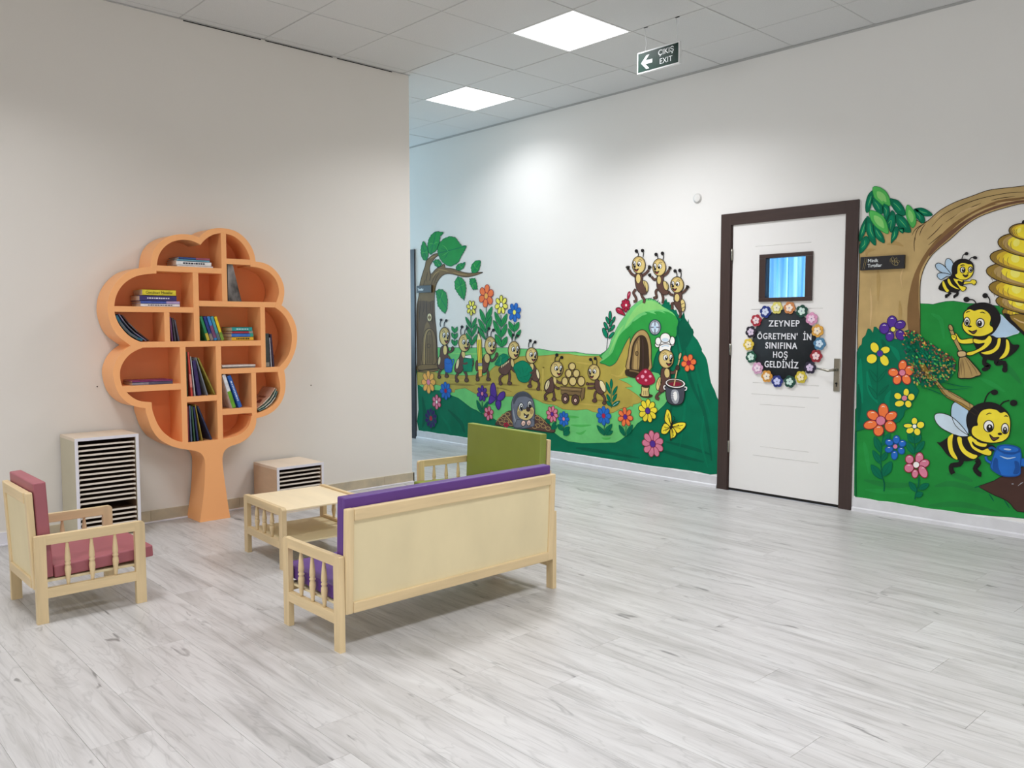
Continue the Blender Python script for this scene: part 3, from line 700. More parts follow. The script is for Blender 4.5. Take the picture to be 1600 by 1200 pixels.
M_cab_side = {'tall': mat('cabinet_side_grey', '#c5bda4', 0.5, var=0.04, scale=3), 'low': mat('cabinet_side_beech', '#cbb092', 0.5, var=0.06, scale=2.5, stretch=(2, 2, 8))}
M_cab_top = mat('cabinet_top_beech', '#e0d0bb', 0.45, var=0.05, scale=2, stretch=(1, 6, 1))
M_cab_shade = mat('cabinet_inside_shade', '#6e5138', 0.7)  # dark brown painted in for the shade between the trays
M_tray = mat('tray_edge_beech', '#e6dccd', 0.5, var=0.06, scale=8, stretch=(1, 4, 1))
def tray_cabinet(kind, label, y0, y1, x0, x1, H, zs):
    t = thing('tray_cabinet', label, 'cabinet', ((x0 + x1) / 2, (y0 + y1) / 2, 0))
    w_, d = y1 - y0, x1 - x0; b = .018; ms = M_cab_side[kind]
    for s in (-1, 1):
        MB().box(-d / 2, d / 2 - .001, s * w_ / 2 - (b if s > 0 else 0), s * w_ / 2 + (b if s < 0 else 0), 0, H - b - .0002).build('side_panel', ms, t)
        MB().box(d / 2 - .001, d / 2 + .0004, s * w_ / 2 - (b if s > 0 else 0), s * w_ / 2 + (b if s < 0 else 0), 0, H - b - .0002).build('edge_band', M_white, t)
    MB().box(-d / 2, d / 2, -w_ / 2, w_ / 2, H - b, H).build('top_panel', M_cab_top, t)
    MB().box(d / 2, d / 2 + .0008, -w_ / 2, w_ / 2, H - b, H).build('edge_band', M_white, t)
    MB().box(-d / 2 + .008, d / 2 - .004, -w_ / 2 + b + .0002, w_ / 2 - b - .0002, .0, .018).build('bottom_panel', M_cab_top, t)
    MB().box(-d / 2, -d / 2 + .006, -w_ / 2 + b, w_ / 2 - b, .018, H - b).build('back_panel', M_cab_shade, t)
    li = MB()
    for s in (-1, 1):
        q = s * (w_ / 2 - b - .001); li.box(-d / 2 + .008, d / 2 - .012, min(q, q - s * .0012), max(q, q - s * .0012), .019, H - b - .001)
    li.box(-d / 2 + .008, d / 2 - .012, -w_ / 2 + b + .003, w_ / 2 - b - .003, H - b - .0025, H - b - .0008)
    li.build('shade_lining', M_cab_shade, t)  # thin dark sheets added to deepen the shade inside
    r = random.Random(11)
    for z in zs:
        hw = w_ / 2 - b - .004; sl = r.uniform(-.0012, .0012); dx = r.uniform(-.006, .002)
        m_ = MB()
        m_.box(d / 2 - .018 + dx, d / 2 - .008 + dx, -hw, hw, z, z + .0098)
        for i, v in enumerate(m_.v): m_.v[i] = (v[0], v[1], v[2] + sl * v[1] / hw)
        o = m_.build('tray', M_tray, t)
        MB().box(-d / 2 + .01, d / 2 - .0185 + dx, -hw, hw, z + .001, z + .006).build('tray_base', M_cab_shade, o)
        ru = MB()
        for s in (-1, 1): ru.box(-d / 2 + .012, d / 2 - .014, s * hw - (.004 if s > 0 else 0), s * hw + (.004 if s < 0 else 0), z - .006, z - .0008)
        ru.build('runner', M_tray, t)
    return t
zs = [.640 - .018 - .0325 - k * .0292 for k in range(19)]
zs.pop(13)
tray_cabinet('tall', 'tall white-edged tray cabinet full of thin trays, left of the tree bookcase', -2.015, -1.650, XA + .03, .245, .642, zs)
tray_cabinet('low', 'low white-edged tray cabinet behind the coffee table, right of the tree trunk', -.757, -.392, XA + .03, .300, .330, [.330 - .018 - .030 - k * .0292 for k in range(9)])

# ------------------------------------------------------------------ exit sign
M_steel = mat('white_steel', '#e6e8e8', 0.35, metal=0.0)
es = thing('exit_sign', 'green hanging exit sign with a white arrow, under the ceiling', 'sign', (2.031, 1.2, 3.102))
MB().box(-.176, .176, -.012, .012, -.072, .072, ch=.003).build('housing', M_steel, es)
sg = bpy.data.materials.new('exit_green'); sg.use_nodes = True
q = sg.node_tree.nodes['Principled BSDF']; q.inputs['Base Color'].default_value = (*lin('#0e3127'), 1); q.inputs['Roughness'].default_value = .22; q.inputs['Specular IOR Level'].default_value = .35
MB().box(-.167, .167, -.0135, -.0121, -.063, .063).build('face_panel', sg, es)
M_w = mat('sign_white', '#eef4f4', 0.4)
ar = [(-.140, .0), (-.095, .046), (-.070, .046), (-.103, .012), (-.045, .012), (-.045, -.012), (-.103, -.012), (-.070, -.046), (-.095, -.046)]
MB().prism([[(a, b - .005) for a, b in ar]], lambda a, b, d: (a, d, b), -.0142, -.0136).build('arrow', M_w, es)
text_obj('lettering', 'ÇIKIŞ', .050, M_w, es, (.068, -.0138, .030), (PI / 2, 0, 0), .0004, .0006, space=1.05)
text_obj('lettering', 'EXIT', .050, M_w, es, (.068, -.0138, -.028), (PI / 2, 0, 0), .0004, .0001, space=1.05)
for x, zc in ((-.119, 1), (.143, 1)):
    MB().tube([(x, 0, .072), (x + .012, 0, .12), (x + .004, 0, .17), (x - .002, 0, HC - 3.102 - .001)], .0018, 6).build('hanging_wire', M_steel, es)
    MB().box(x - .01, x + .02, -.004, .004, HC - 3.102 - .004, HC - 3.102 - .0005).build('hook', M_dark, es)

# ------------------------------------------------------------------ small wall fittings
cap = thing('blanking_plate', 'round white blanking plate high on the wall left of the door', 'wall plate', (1.590, YB, 2.332))
MB().tube([(0, 0, 0), (0, -.006, 0)], .040, 28).build('disc', mat('cap_white', '#e2e1dd', .4), cap)
MB().tube([(0, -.0055, 0), (0, -.009, 0)], [.034, .026], 28).build('dome', mat('cap_white', '#e2e1dd', .4), cap)
M_plug = mat('wall_plug_brown', '#4a3a30', .7)
for y_, z_, lab in ((-1.782, .923, 'small brown wall plug left of the bookcase crown'), (-.268, .857, 'small brown wall plug right of the bookcase crown')):
    o = MB().tube([(XA - .004, y_, z_), (XA + .003, y_, z_)], [.005, .004], 8).build('wall_plug', M_plug); tag(o, lab, 'wall plug')

def name_sign(label, x0, x1, z0, z1, build):
    t = thing('name_sign', label, 'sign', ((x0 + x1) / 2, YB, (z0 + z1) / 2))
    w_, h = (x1 - x0) / 2, (z1 - z0) / 2
    MB().box(-w_, w_, -.020, -.004, -h, h, ch=.0008).build('plate', mat('sign_black', '#161418', .5), t)
    MB().box(-w_ + .02, w_ - .02, -.0042, 0, -h + .015, h - .015).build('spacer', M_dark, t)
    build(t, w_, h); return t
M_gold = mat('sign_gold', '#b8a468', .5)
def near(t, w_, h):
    for dx in (0, .012):
        MB().tube([(-w_ + .018 + dx, -.0205, -h + .008), (-w_ + .034 + dx, -.0205, h - .008)], .0011, 5).build('gold_line', M_gold, t)
    text_obj('lettering', 'Minik', .0325, M_w, t, (-.098, -.0202, .017), (PI / 2, 0, 0), .0003, .0003, 'LEFT')
    text_obj('lettering', 'Tırtıllar', .0325, M_w, t, (-.098, -.0202, -.017), (PI / 2, 0, 0), .0003, .0003, 'LEFT')
    def loopc(cx, cz, rx, rz, rot=0, a0=0, a1=2 * PI, n=14):
        P = []
        for k in range(n + 1):
            a = a0 + (a1 - a0) * k / n; x, z = rx * math.cos(a), rz * math.sin(a)
            P.append((cx + x * math.cos(rot) - z * math.sin(rot), -.0205, cz + x * math.sin(rot) + z * math.cos(rot)))
        return P
    for P in (loopc(.088, -.006, .022, .015, -.5), loopc(.074, .018, .008, .018, .3), loopc(.092, .013, .007, .015, -.4), loopc(.096, -.012, .013, .010, -.5), loopc(.109, .002, .009, .007), loopc(.062, .002, .006, .024, .1, 0, PI)):
        MB().tube(P, .0009, 4).build('gold_caterpillar', M_gold, t)
name_sign('black name sign beside the white door, on the painted trunk', 2.952, 3.251, 1.687, 1.778, near)
def far(t, w_, h):
    text_obj('lettering', 'Tırtıllar', .036, M_w, t, (-.06, -.0202, -.004), (PI / 2, 0, 0), .0003, .0009, 'CENTER')
    MB().box(-w_ - .0012, -w_ - .0002, -.020, -.004, -h, h).build('side_edge', M_w, t)
    MB().box(w_ - .006, w_ - .003, -.0206, -.0201, -h + .004, h - .004).build('gold_line', M_gold, t)
name_sign('small black name sign on the painted tree at the far end of the wall', -2.196, -1.920, 1.680, 1.760, far)

# ------------------------------------------------------------------ welcome board on the door
WC = (2.379, 1.164); WR = .262
wl = thing('welcome_board', 'round black welcome board ringed by felt flowers, hanging on the white door', 'wreath', (WC[0], LY0, WC[1]))
MB().tube([(0, -.001, 0), (0, -.008, 0)], WR, 48).build('backing_disc', M_black, wl)
M_let = mat('letters_cream', '#e9eaef', .6)
M_let2 = mat('letters_edge', '#8a8c94', .6)
def letters(txt, x0, x1, z, hgt):
    o = text_obj('lettering', txt, hgt * 1.36, M_let, wl, ((x0 + x1) / 2 - WC[0], -.010, z - WC[1]), (PI / 2, 0, 0), .002, .0009, space=1.13)
    bpy.context.view_layer.update()
    wd = o.dimensions.x
    o.scale = ((x1 - x0) / max(wd, .01), 1, 1)
letters('ZEYNEP', 2.256, 2.508, 1.320, .048)
letters("ÖGRETMEN'", 2.163, 2.494, 1.224, .048)
letters('İN', 2.541, 2.603, 1.222, .050)
letters('SINIFINA', 2.232, 2.493, 1.154, .048)
letters('HOŞ', 2.299, 2.417, 1.086, .048)
letters('GELDİNİZ', 2.228, 2.505, 1.012, .050)
def petals(cx, cz, R_, n_, rp_, rot, y0, y1, m, par, name):
    """scalloped outline of n round petals"""
    P = []
    for k in range(n_ * 8):
        a = rot + 2 * PI * k / (n_ * 8); r = R_ * (1 - rp_ + rp_ * abs(math.cos((a - rot) * n_ / 2)) ** .7)
        P.append((cx + r * math.cos(a), cz + r * math.sin(a)))
    return MB().prism([P], lambda a, b, d: (a, d, b), y0, y1).build(name, m, par)
FL = [(2.151,1.346,'#a82838','#f0d6d8'),(2.228,1.411,'#22337e','#d4dcf0'),(2.323,1.440,'#d8cf6e','#eeeacb'),(2.425,1.438,'#c98550','#f6e4d2'),(2.524,1.412,'#17483a','#cfe6dc'),(2.602,1.356,'#d494b6','#f2d4e6'),(2.649,1.269,'#d6a044','#f4e2c4'),(2.667,1.176,'#4c7ea0','#cfe4f2'),(2.643,1.086,'#962a34','#f4d4d4'),
      (2.598,1.001,'#2a2438','#d8c6e2'),(2.529,.928,'#cdbb3c','#f2e6bc'),(2.441,.891,'#1c4a3c','#c8e2d6'),(2.338,.888,'#28347c','#ccd0f4'),(2.251,.922,'#d2953e','#f4e6d0'),(2.171,.981,'#cf9fbe','#f0dae6'),(2.113,1.066,'#17503c','#d2ecdf'),(2.089,1.161,'#ddc044','#f6eac4'),(2.107,1.258,'#2a2230','#dccadf')]
for k, (x, z, c1, c2) in enumerate(FL):
    rot = rnd.random() * 2
    o = petals(x - WC[0], z - WC[1], .0475, 6, .20, rot, -.0085, -.013, mat('felt_' + c1[1:], c1, .85, var=.12, scale=50), wl, 'felt_flower')
    petals(x - WC[0], z - WC[1], .029, 5, .36, rot + .5, -.0131, -.0165, mat('felt_' + c2[1:], c2, .85, var=.05, scale=50), o, 'inner_flower')
    MB().tube([(x - WC[0], -.016, z - WC[1]), (x - WC[0], -.0185, z - WC[1])], [.006, .004], 10).build('bead', mat('bead_grey', '#8f93ae', .3), o)

# ------------------------------------------------------------------ wall paintings
# The outlines below were traced off the photograph; W() carries each traced point onto the wall
# plane y = YB, so the painting exists in wall metres at its real size.
def W(u, v):
    d = _f * FPX + _r * (u - 800) + _u * (600 - v)
    t = (YB - CAM.y) / d.y
    return CAM.x + t * d.x, CAM.z + t * d.z
PAINT = {'ol': '#241f1a', 'dg': '#00684a', 'dg2': '#005840', 'tg': '#007a58', 'mg': '#1f8c42', 'lg': '#68bd6e', 'lg2': '#83c670', 'hg': '#2d9440',
 'ol2': '#ab9a47', 'ol3': '#8a7838', 'bk': '#5c4731', 'bk2': '#78613f', 'bk3': '#382a1e', 'tan': '#a98e5a', 'tan2': '#c4a878', 'br': '#5a4038', 'br2': '#43312c',
 'cr': '#cdb877', 'cr2': '#dccda0', 'hd': '#b39a5e', 'wh': '#e8e6e2', 'k': '#1e1b1c', 'pu': '#4f2f8c', 'pu2': '#33225c', 'pk': '#cf7a92', 'pk2': '#e29ab0', 'or': '#e8753f',
 'or2': '#e5a650', 'ye': '#e8d23a', 'ye2': '#e2dc58', 'bl': '#2465b8', 'bl2': '#1b4a8f', 'rd': '#a0203c', 'rd2': '#7e1c32', 'gr': '#6a6d7a', 'gr2': '#454750', 'gr3': '#9a9ca2',
 'sk': '#a9c3d8', 'sk2': '#c3d3df', 'ho': '#cfae35', 'ho2': '#8f7432', 'ho3': '#f0df6c', 'tr': '#b49a68', 'tr2': '#7d5f3c', 'tr3': '#6f503c', 'so': '#46302a', 'gn': '#1f8438', 'gn2': '#1f7838', 'gn3': '#238a3f', 'tg2': '#00704f', 'pa': '#f0e4dc', 'ly': '#b9a550', 'skin': '#e8c0b0', 'lgr': '#4fae54'}
def pm(k): return mat('paint_' + k, PAINT[k], 0.55, gain=PAINT_GAIN, var=0.10 if k not in ('ol', 'k', 'wh') else .03, scale=7, stretch=(1, 1, 1), spec=.15)
PAINT_GAIN = 1.18
def cr_closed(P, q=3):
    n = len(P); o = []
    for i in range(n):
        p0, p1, p2, p3 = (P[k % n] for k in (i - 1, i, i + 1, i + 2))
        for s in range(q):
            t = s / q
            o.append(tuple(.5 * (2 * p1[c] + (p2[c] - p0[c]) * t + (2 * p0[c] - 5 * p1[c] + 4 * p2[c] - p3[c]) * t * t + (3 * p1[c] - p0[c] - 3 * p2[c] + p3[c]) * t ** 3) for c in (0, 1)))
    return o
def cr_open(P, q=3):
    if len(P) < 3: return list(P)
    E = [(2 * P[0][0] - P[1][0], 2 * P[0][1] - P[1][1])] + list(P) + [(2 * P[-1][0] - P[-2][0], 2 * P[-1][1] - P[-2][1])]
    o = []
    for i in range(1, len(E) - 2):
        p0, p1, p2, p3 = E[i - 1:i + 3]
        for s in range(q):
            t = s / q
            o.append(tuple(.5 * (2 * p1[c] + (p2[c] - p0[c]) * t + (2 * p0[c] - 5 * p1[c] + 4 * p2[c] - p3[c]) * t * t + (3 * p1[c] - p0[c] - 3 * p2[c] + p3[c]) * t ** 3) for c in (0, 1)))
    o.append(P[-1]); return o
class Fig:
    """one painted figure: flat coats of paint laid over each other, 0.08 mm apart"""
    base = 0
    def __init__(s, mural, name, label=None, frame=(0, 0, 1), lift=None):
        s.mural = mural; s.name = name; s.label = label; s.ox, s.oy, s.s = frame
        s.v = []; s.f = []; s.mi = []; s.cols = []; s.k = 0
        s.y0 = YB - 0.0006 - (lift if lift is not None else 0.0)
    def fr(s, ox, oy, sc_): s.ox, s.oy, s.s = ox, oy, sc_; return s
    def _add(s, pts, col):
        n = len(s.v); s.k += 1; y = s.y0 - s.k * 0.00006
        for u, v in pts: x, z = W(u, v); s.v.append((x, y, z))
        if col not in s.cols: s.cols.append(col)
        s.f.append(list(range(n, n + len(pts)))); s.mi.append(s.cols.index(col))
    def px(s, P): return [(s.ox + a / s.s, s.oy + b / s.s) for a, b in P]
    def strip(s, P, ws, col, closed=False):
        n = len(P); L_, R_ = [], []
        for i in range(n):
            a = P[(i - 1) % n] if (closed or i > 0) else P[i]; b = P[(i + 1) % n] if (closed or i < n - 1) else P[i]
            dx, dy = b[0] - a[0], b[1] - a[1]; l = math.hypot(dx, dy) or 1e-6
            w_ = ws[i] / 2; L_.append((P[i][0] - dy / l * w_, P[i][1] + dx / l * w_)); R_.append((P[i][0] + dy / l * w_, P[i][1] - dx / l * w_))
        s.k += 1; y = s.y0 - s.k * 0.00006; base = len(s.v)
        for u, v in L_ + R_: x, z = W(u, v); s.v.append((x, y, z))
        if col not in s.cols: s.cols.append(col)
        mi = s.cols.index(col)
        for i in range(n if closed else n - 1): j = (i + 1) % n; s.f.append([base + i, base + j, base + n + j, base + n + i]); s.mi.append(mi)
    # fills: P smooth outline, Q straight outline, E ellipse, S stroke
    def P(s, col, pts, ol=None, w=1.0, q=3):
        p = cr_closed(s.px(pts), q); s._add(p, col)
        if ol: s.strip(p, [w] * len(p), ol, True)
        return s
    def Q(s, col, pts, ol=None, w=1.0):
        p = s.px(pts); s._add(p, col)
        if ol: s.strip(p, [w] * len(p), ol, True)
        return s
    def E(s, col, cx, cy, rx, ry, rot=0, ol=None, w=1.0, n=16):
        a = math.radians(rot); p = []
        for k in range(n):
            t = 2 * PI * k / n; x, y = rx * math.cos(t), ry * math.sin(t)
            p.append((cx + x * math.cos(a) - y * math.sin(a), cy + x * math.sin(a) + y * math.cos(a)))
        p = s.px(p); s._add(p, col)
        if ol: s.strip(p, [w] * len(p), ol, True)
        return s
    def S(s, col, w, pts, taper=0, cap=True):
        p = cr_open(s.px(pts)); n = len(p); w = w / s.s if w > 20 else w
        ws = [w * (1 - taper * abs(2 * i / (n - 1) - 1) ** 2 if taper > 0 else 1 + taper * i / (n - 1)) for i in range(n)]
        s.strip(p, [max(.2, x) for x in ws], col)
        return s
    def build(s):
        me = bpy.data.meshes.new(s.name)
        vs = [(x - s.mural.location.x, y - YB, z) for x, y, z in s.v]
        # every fan of paint faces the room
        me.from_pydata(vs, [], s.f)
        for c in s.cols: me.materials.append(pm(c))
        me.polygons.foreach_set('material_index', s.mi); me.update()
        o = bpy.data.objects.new(s.name, me); COL.objects.link(o); o.parent = s.mural
        if s.label: o['label'] = s.label
        return o

def flower(F, u, v, R_, n, col, cc, rc=.27, rot=-90, ol='ol', pw=.36, hi=None, asp=None, w=.9):
    """petals round a centre; the traced centre and radius are in picture units, the petals are round on the wall"""
    x0, z0 = W(u, v); x1, z1 = W(u, v + R_); rr = abs(z1 - z0)
    def toimg(x, z):            # wall metres back to tracing units
        d = Vector((x, YB, z)) - CAM; zz = d.dot(_f)
        return 800 + FPX * d.dot(_r) / zz, 600 - FPX * d.dot(_u) / zz
    F.fr(0, 0, 1)
    for k in range(n):
        a = math.radians(rot) + 2 * PI * k / n; ca, sa = math.cos(a), -math.sin(a)
        pts = []
        for t in range(12):
            tt = 2 * PI * t / 12; l = rr * (.60 + .40 * math.cos(tt)); q = rr * pw * math.sin(tt) * (1 - .30 * (1 - math.cos(tt)) / 2 - .12)
            pts.append(toimg(x0 + l * ca - q * sa, z0 + l * sa + q * ca))
        F._add(pts, col)
        if ol: F.strip(pts, [w] * 12, ol, True)
        if hi:
            F.strip([toimg(x0 + rr * l * ca - rr * .10 * sa, z0 + rr * l * sa + rr * .10 * ca) for l in (.66, .78, .88)], [.8, 1.0, .5], hi)
    pts = [toimg(x0 + rr * rc * math.cos(t * PI / 7), z0 + rr * rc * math.sin(t * PI / 7)) for t in range(14)]
    F._add(pts, cc)
    if ol: F.strip(pts, [w] * 14, ol, True)
def leaf(F, col, x0, y0, x1, y1, w, ol=None, vein=None):
    dx, dy = x1 - x0, y1 - y0; l = math.hypot(dx, dy); nx, ny = -dy / l * w / 2, dx / l * w / 2
    F.P(col, [(x0, y0), (x0 + dx * .28 + nx * .85, y0 + dy * .28 + ny * .85), (x0 + dx * .6 + nx, y0 + dy * .6 + ny), (x1, y1), (x0 + dx * .6 - nx, y0 + dy * .6 - ny), (x0 + dx * .28 - nx * .85, y0 + dy * .28 - ny * .85)], ol, .8)
    if vein: F.S(vein, .7, [(x0 + dx * .12, y0 + dy * .12), (x0 + dx * .8, y0 + dy * .8)])

# ---------------- left painting
mur = thing('wall_mural', 'large wall painting of ants, flowers and a grassy hill house, left of the door', 'mural', (-.2, YB, 0))
LV = 0.0002
F = Fig(mur, 'painted_meadow', 'painted meadow with dark green ground, light grass and an ochre path')
F.P('dg', [(652.3,560),(652.5,602),(654,640),(654.5,673),(700,679.8),(727,684),(780,692),(857.5,703.5),(892.5,708),(945,716),(980,721.5),(1020,728),(1054,732),(1090,737),(1124.6,740.5),(1124.9,700),(1125,660),(1125,632),(1120,620),(1117,610.5),(1111,598),(1108,582),(1105.8,568.5),(1102.8,558),(1096.8,549),(1097,546),(1094,539.5),(1089.5,531),(1083.5,524),(1080,514),(1075,504),(1071.5,500.5),(1067,492),(1062,494),(1050,480),(1043,478),(1000,520),(940,560),(800,560),(683,560)], q=2)
F.Q('dg2', [(1062,494),(1066,492.5),(1068.8,487),(1070.5,497),(1074.5,503),(1075.8,498),(1076.5,505),(1081,513),(1082.6,514),(1084.2,519),(1083,524),(1075,540),(1060,560),(1056,520)])
for (a, b, c, d, e_, f_) in ((1040,560,1052,600,1046,660),(1070,540,1078,590,1098,640),(1090,600,1104,660,1112,720),(900,700,930,704,1000,716),(1040,690,1080,700,1110,710),(660,620,664,650,660,668),(700,640,720,660,726,676),(1020,700,1060,712,1100,722)):
    F.S('dg2', 5.5, [(a, b), (c, d), (e_, f_)], .7)
for (a, b, c, d, e_, f_) in ((1066,600,1070,640,1062,700),(1100,650,1096,690,1106,730),(905,706,950,712,990,718),(690,650,700,664,704,676),(1058,520,1066,560,1076,600),(1085,560,1094,600,1110,650)):
    F.S('tg2', 4.0, [(a, b), (c, d), (e_, f_)], .8)
F.Q('lg', [(652.3,545),(683,543),(740,543.4),(792,543.3),(815,544.9),(828,545.2),(843.5,545),(852.5,546.8),(862.5,548.6),(877.5,549.8),(900,549.9),(915,552.8),(937.5,553.8),(960,560),(1000,580),(1018,580.5),(1029,583),(1036,592),(1041,610),(1043,626),(1038,633),(1026,644.5),(1014,650),(1003,657),(996,662),(990,670),(984,677),(976,683),(970,687.5),(962,691.8),(936,692.2),(910,692.8),(900,691.5),(889,690),(882,687),(875,683),(864.5,675),(850,672),(790,668),(772,654.5),(752.5,646.5),(745,641.3),(737,638),(730,632.8),(724,628),(716,622),(704.5,617.8),(694,613),(686.5,610.3),(680.5,609.7),(662.5,607.2),(653.5,601),(652.3,590)], 'dg2', .7)
for (a, b, c, d) in ((700,552,790,551),(880,553,930,556.5),(700,578,738,577)):
    F.S('lg2', 2.2, [(a, b), ((a + c) / 2, b + .8), (c, d)], .8)
for (a, b, c, d) in ((892,664,924,664),(900,676,916,672),(885,650,905,652),(940,684,955,684),(760,630,782,634)):
    F.S('lgr', 4, [(a, b), ((a + c) / 2, b + 1.5), (c, d)], .8)
F.Q('ol2', [(652.3,578),(668,580),(682,582),(688,585),(704.5,585.3),(717,586.5),(730,586.8),(752.5,585.5),(757,587),(764.8,581),(771.5,573.8),(779,569),(790,562),(805,558),(818.8,556.6),(841,556.2),(855,555.4),(866,554),(877.5,552.9),(888.8,553),(903.8,555.9),(922.5,556.7),(936.8,556.2),(945,562),(955,560),(968,545),(985,524),(985,577),(977,582),(978,587),(982,589.5),(974,591),(966.5,592.5),(973,595.5),(980,598.5),(989,604.5),(977,605.5),(984,609),(995,616.5),(1000,621),(1004,626.5),(998,630),(989,632),(989,635),(985,634.5),(981,637),(969.5,638.8),(958,644.7),(951,645.8),(945,645.5),(927.5,643.6),(917,639.2),(910,640),(901,640.8),(889,640.2),(879,639),(870.6,634.2),(864,632),(857.5,631.6),(848.8,629.6),(840,625),(833.8,622),(820,620),(802,619.2),(788,619.2),(765,620),(752,618),(742.8,614.8),(734,610),(727,606),(718,607.5),(711,608.8),(710.5,613.2),(706,612.5),(700,608),(690,603),(680,600),(664,600.5),(652.5,601.5)], 'ol3', .8)
for (a, b, c, d, w_) in ((700,600,742,602,3.5),(742,600,770,600,4),(776,600,812,602,3),(820,608,856,611,3),(848,626,864,628,2.5),(930,625,952,628,2.5),(860,624,880,626,2),(770,606,800,612,2)):
    F.S('ol3', w_, [(a, b), ((a + c) / 2, b + 1), (c, d)], .8)
for (a, b, c, d, w_) in ((700,592,735,593,3),(860,565,868,600,3),(900,566,930,570,3),(850,575,848,615,3),(955,585,985,560,3.5),(900,630,940,634,2.5),(745,612,800,615,2)):
    F.S('ly', w_, [(a, b), ((a + c) / 2, b + 2), (c, d)], .8)
F.build()
F = Fig(mur, 'painted_hill', 'painted round green hill with lighter grass on top', lift=LV * 14)
F.P('hg', [(936.8,556),(945,549.8),(952,542.5),(955,532),(962,517),(969.5,503.5),(977,493.8),(984.5,483),(992,475.8),(1001,469.4),(1010,466.8),(1017.5,466.8),(1025,469.8),(1032.5,475),(1043.8,483),(1052,487.8),(1056.5,493.8),(1060,500.5),(1060,506.5),(1058,512.5),(1058,522),(1055,527.5),(1042,533),(1032,543),(1026,552),(1022,564),(1018,580),(1000,582),(984,577),(984.5,540),(984.5,526),(976,539.5),(972.5,547.5),(968,556.5),(962,567),(953,572),(945,569),(937.5,567),(943,562)], 'dg2', .9, q=2)
F.P('lg', [(937,566),(942,560),(940,557),(946,550),(952,542.5),(955,532),(962,517),(969.5,503.5),(977,493.8),(984.5,483),(992,475.8),(1001,469.4),(1010,467.3),(1017.5,467.3),(1025,470),(1032.5,475.5),(1043.8,483.5),(1051,488.3),(1056,494.5),(1050,490),(1043,487),(1036,486.6),(1041,490),(1030,486.5),(1022,487.5),(1026,491.3),(1015,488),(1007,487.5),(1012,490.5),(1004,493.3),(995,499.5),(989,503),(994,494),(986,507),(978,514),(972.5,519),(967,526),(963.5,534),(960.5,542),(957,551),(950,558),(943,563)], q=2)
F.P('lg2', [(990,485),(998,477),(1008,471),(1018,470),(1028,474),(1040,483),(1026,484),(1012,486),(1000,490),(992,496),(984,505),(976,514),(981,500)], q=2)
F.S('lg2', 3.5, [(952,553),(960,535),(968,518),(975,508)], .8)
F.S('dg2', 1.6, [(1060,505),(1058.5,518),(1058,524)], .3)
for x, y in ((1014,467),(1017,466.5),(1028,470),(1031,473),(1022,467.5)):
    F.S('dg2', .9, [(x - 1, y + 2), (x + 1, y - 1.5)])
F.P('dg', [(1034,478),(1037,473),(1041.5,466),(1043,472),(1046.5,472),(1047.5,479),(1052,485),(1057,484),(1059,490),(1062,494),(1066,499),(1063,503),(1059,496),(1052,488),(1044,483.5)], q=1)
F.build()
F = Fig(mur, 'painted_arched_door', 'painted arched wooden door standing ajar in the hill', lift=LV * 20)
F.P('tan', [(980.5,579),(982,556),(984.5,540),(989,527.5),(995.5,519),(1003.8,515.2),(1010.5,518.5),(1015.5,528),(1018,542),(1018,560),(1016,579)], 'bk3', 1.3)
F.P('bk3', [(985.5,578.5),(986.5,556),(989,540),(993,531),(998.5,525),(1004.5,524),(1009.5,528),(1012.8,538),(1014,552),(1012.5,578.5)], 'bk3', .6)
F.P('bk2', [(988,578),(989,556),(991.5,540),(995.5,532),(1000.2,527),(1000.2,550),(998.7,578)])
F.P('tan', [(990.5,578),(991.5,556),(993.7,543),(996.4,536),(996.4,556),(995.8,578)])
F.S('tan', 1.3, [(998,576),(999.2,550),(998.6,532)])
F.E('bk2', 995.6, 552.3, 2.2, 3.5, 0, 'bk3', .9)
F.S('tan2', 1.0, [(983.5,574),(985,545),(990.5,529),(998,521)])
F.S('br2', 2, [(1005,577),(1005.5,550),(1004.5,530)])
F.P('bk3', [(977,581),(978.5,577.5),(986,576.6),(997,578),(1002,580),(997,590),(990,590.5),(979,586.5)])
F.S('bk2', 2.4, [(984,578.8),(992,580),(999,582)])
F.build()
F = Fig(mur, 'painted_round_window', None, lift=LV * 20)
F.E('dg2', 1023.9, 511.6, 10.2, 13, 0); F.E('gr3', 1023.9, 511.4, 8.8, 11.4, 0, 'gr2', .8); F.E('sk2', 1023.9, 511.4, 6.6, 9, 0, 'gr', .9)
F.S('gr', 1.7, [(1023.9, 501), (1023.9, 522)]); F.S('gr', 1.7, [(1016, 511.4), (1032, 511.4)]); F.E('sk', 1023.9, 511.4, 1.9, 2.5)
F.build()
# twig and red flower beside the hill
F = Fig(mur, 'painted_twig', None, (920, 460, 13.333), lift=LV * 16)
F.S('gr2', 1.0, [(375,1150),(392,960),(402,860),(415,740),(440,600),(450,470)])
for cx, cy, rx, ry, r in ((450,440,30,95,0),(398,540,30,80,-22),(520,530,26,75,25),(470,600,26,70,18),(362,655,32,85,-24),(345,800,42,110,-22),(490,705,32,85,40),(440,740,20,45,45),(478,850,30,85,42)):
    F.E('tg', cx, cy, rx, ry, r, 'ol', .9)
    F.S('tg', .8, [(cx, cy - ry * .6), (cx, cy + ry * .4)])
F.build()
F = Fig(mur, 'painted_red_blossom', None, (920, 460, 13.333), lift=LV * 16)
F.P('rd', [(762,440),(690,420),(610,390),(570,330),(580,285),(640,275),(700,320),(740,385)], 'ol', 1)
F.S('pk', .9, [(610,310),(640,320),(655,335)])
F.P('rd', [(812,110),(808,50),(815,-10),(840,-55),(868,-50),(868,0),(850,60)], 'rd2', 1)
F.S('pk2', .8, [(835,20),(850,-30)])
for k in range(8):
    a = 2 * PI * k / 8; F.E('rd', 775 + 68 * math.cos(a), 225 + 92 * math.sin(a), 32, 40, 0, 'ol', .8)
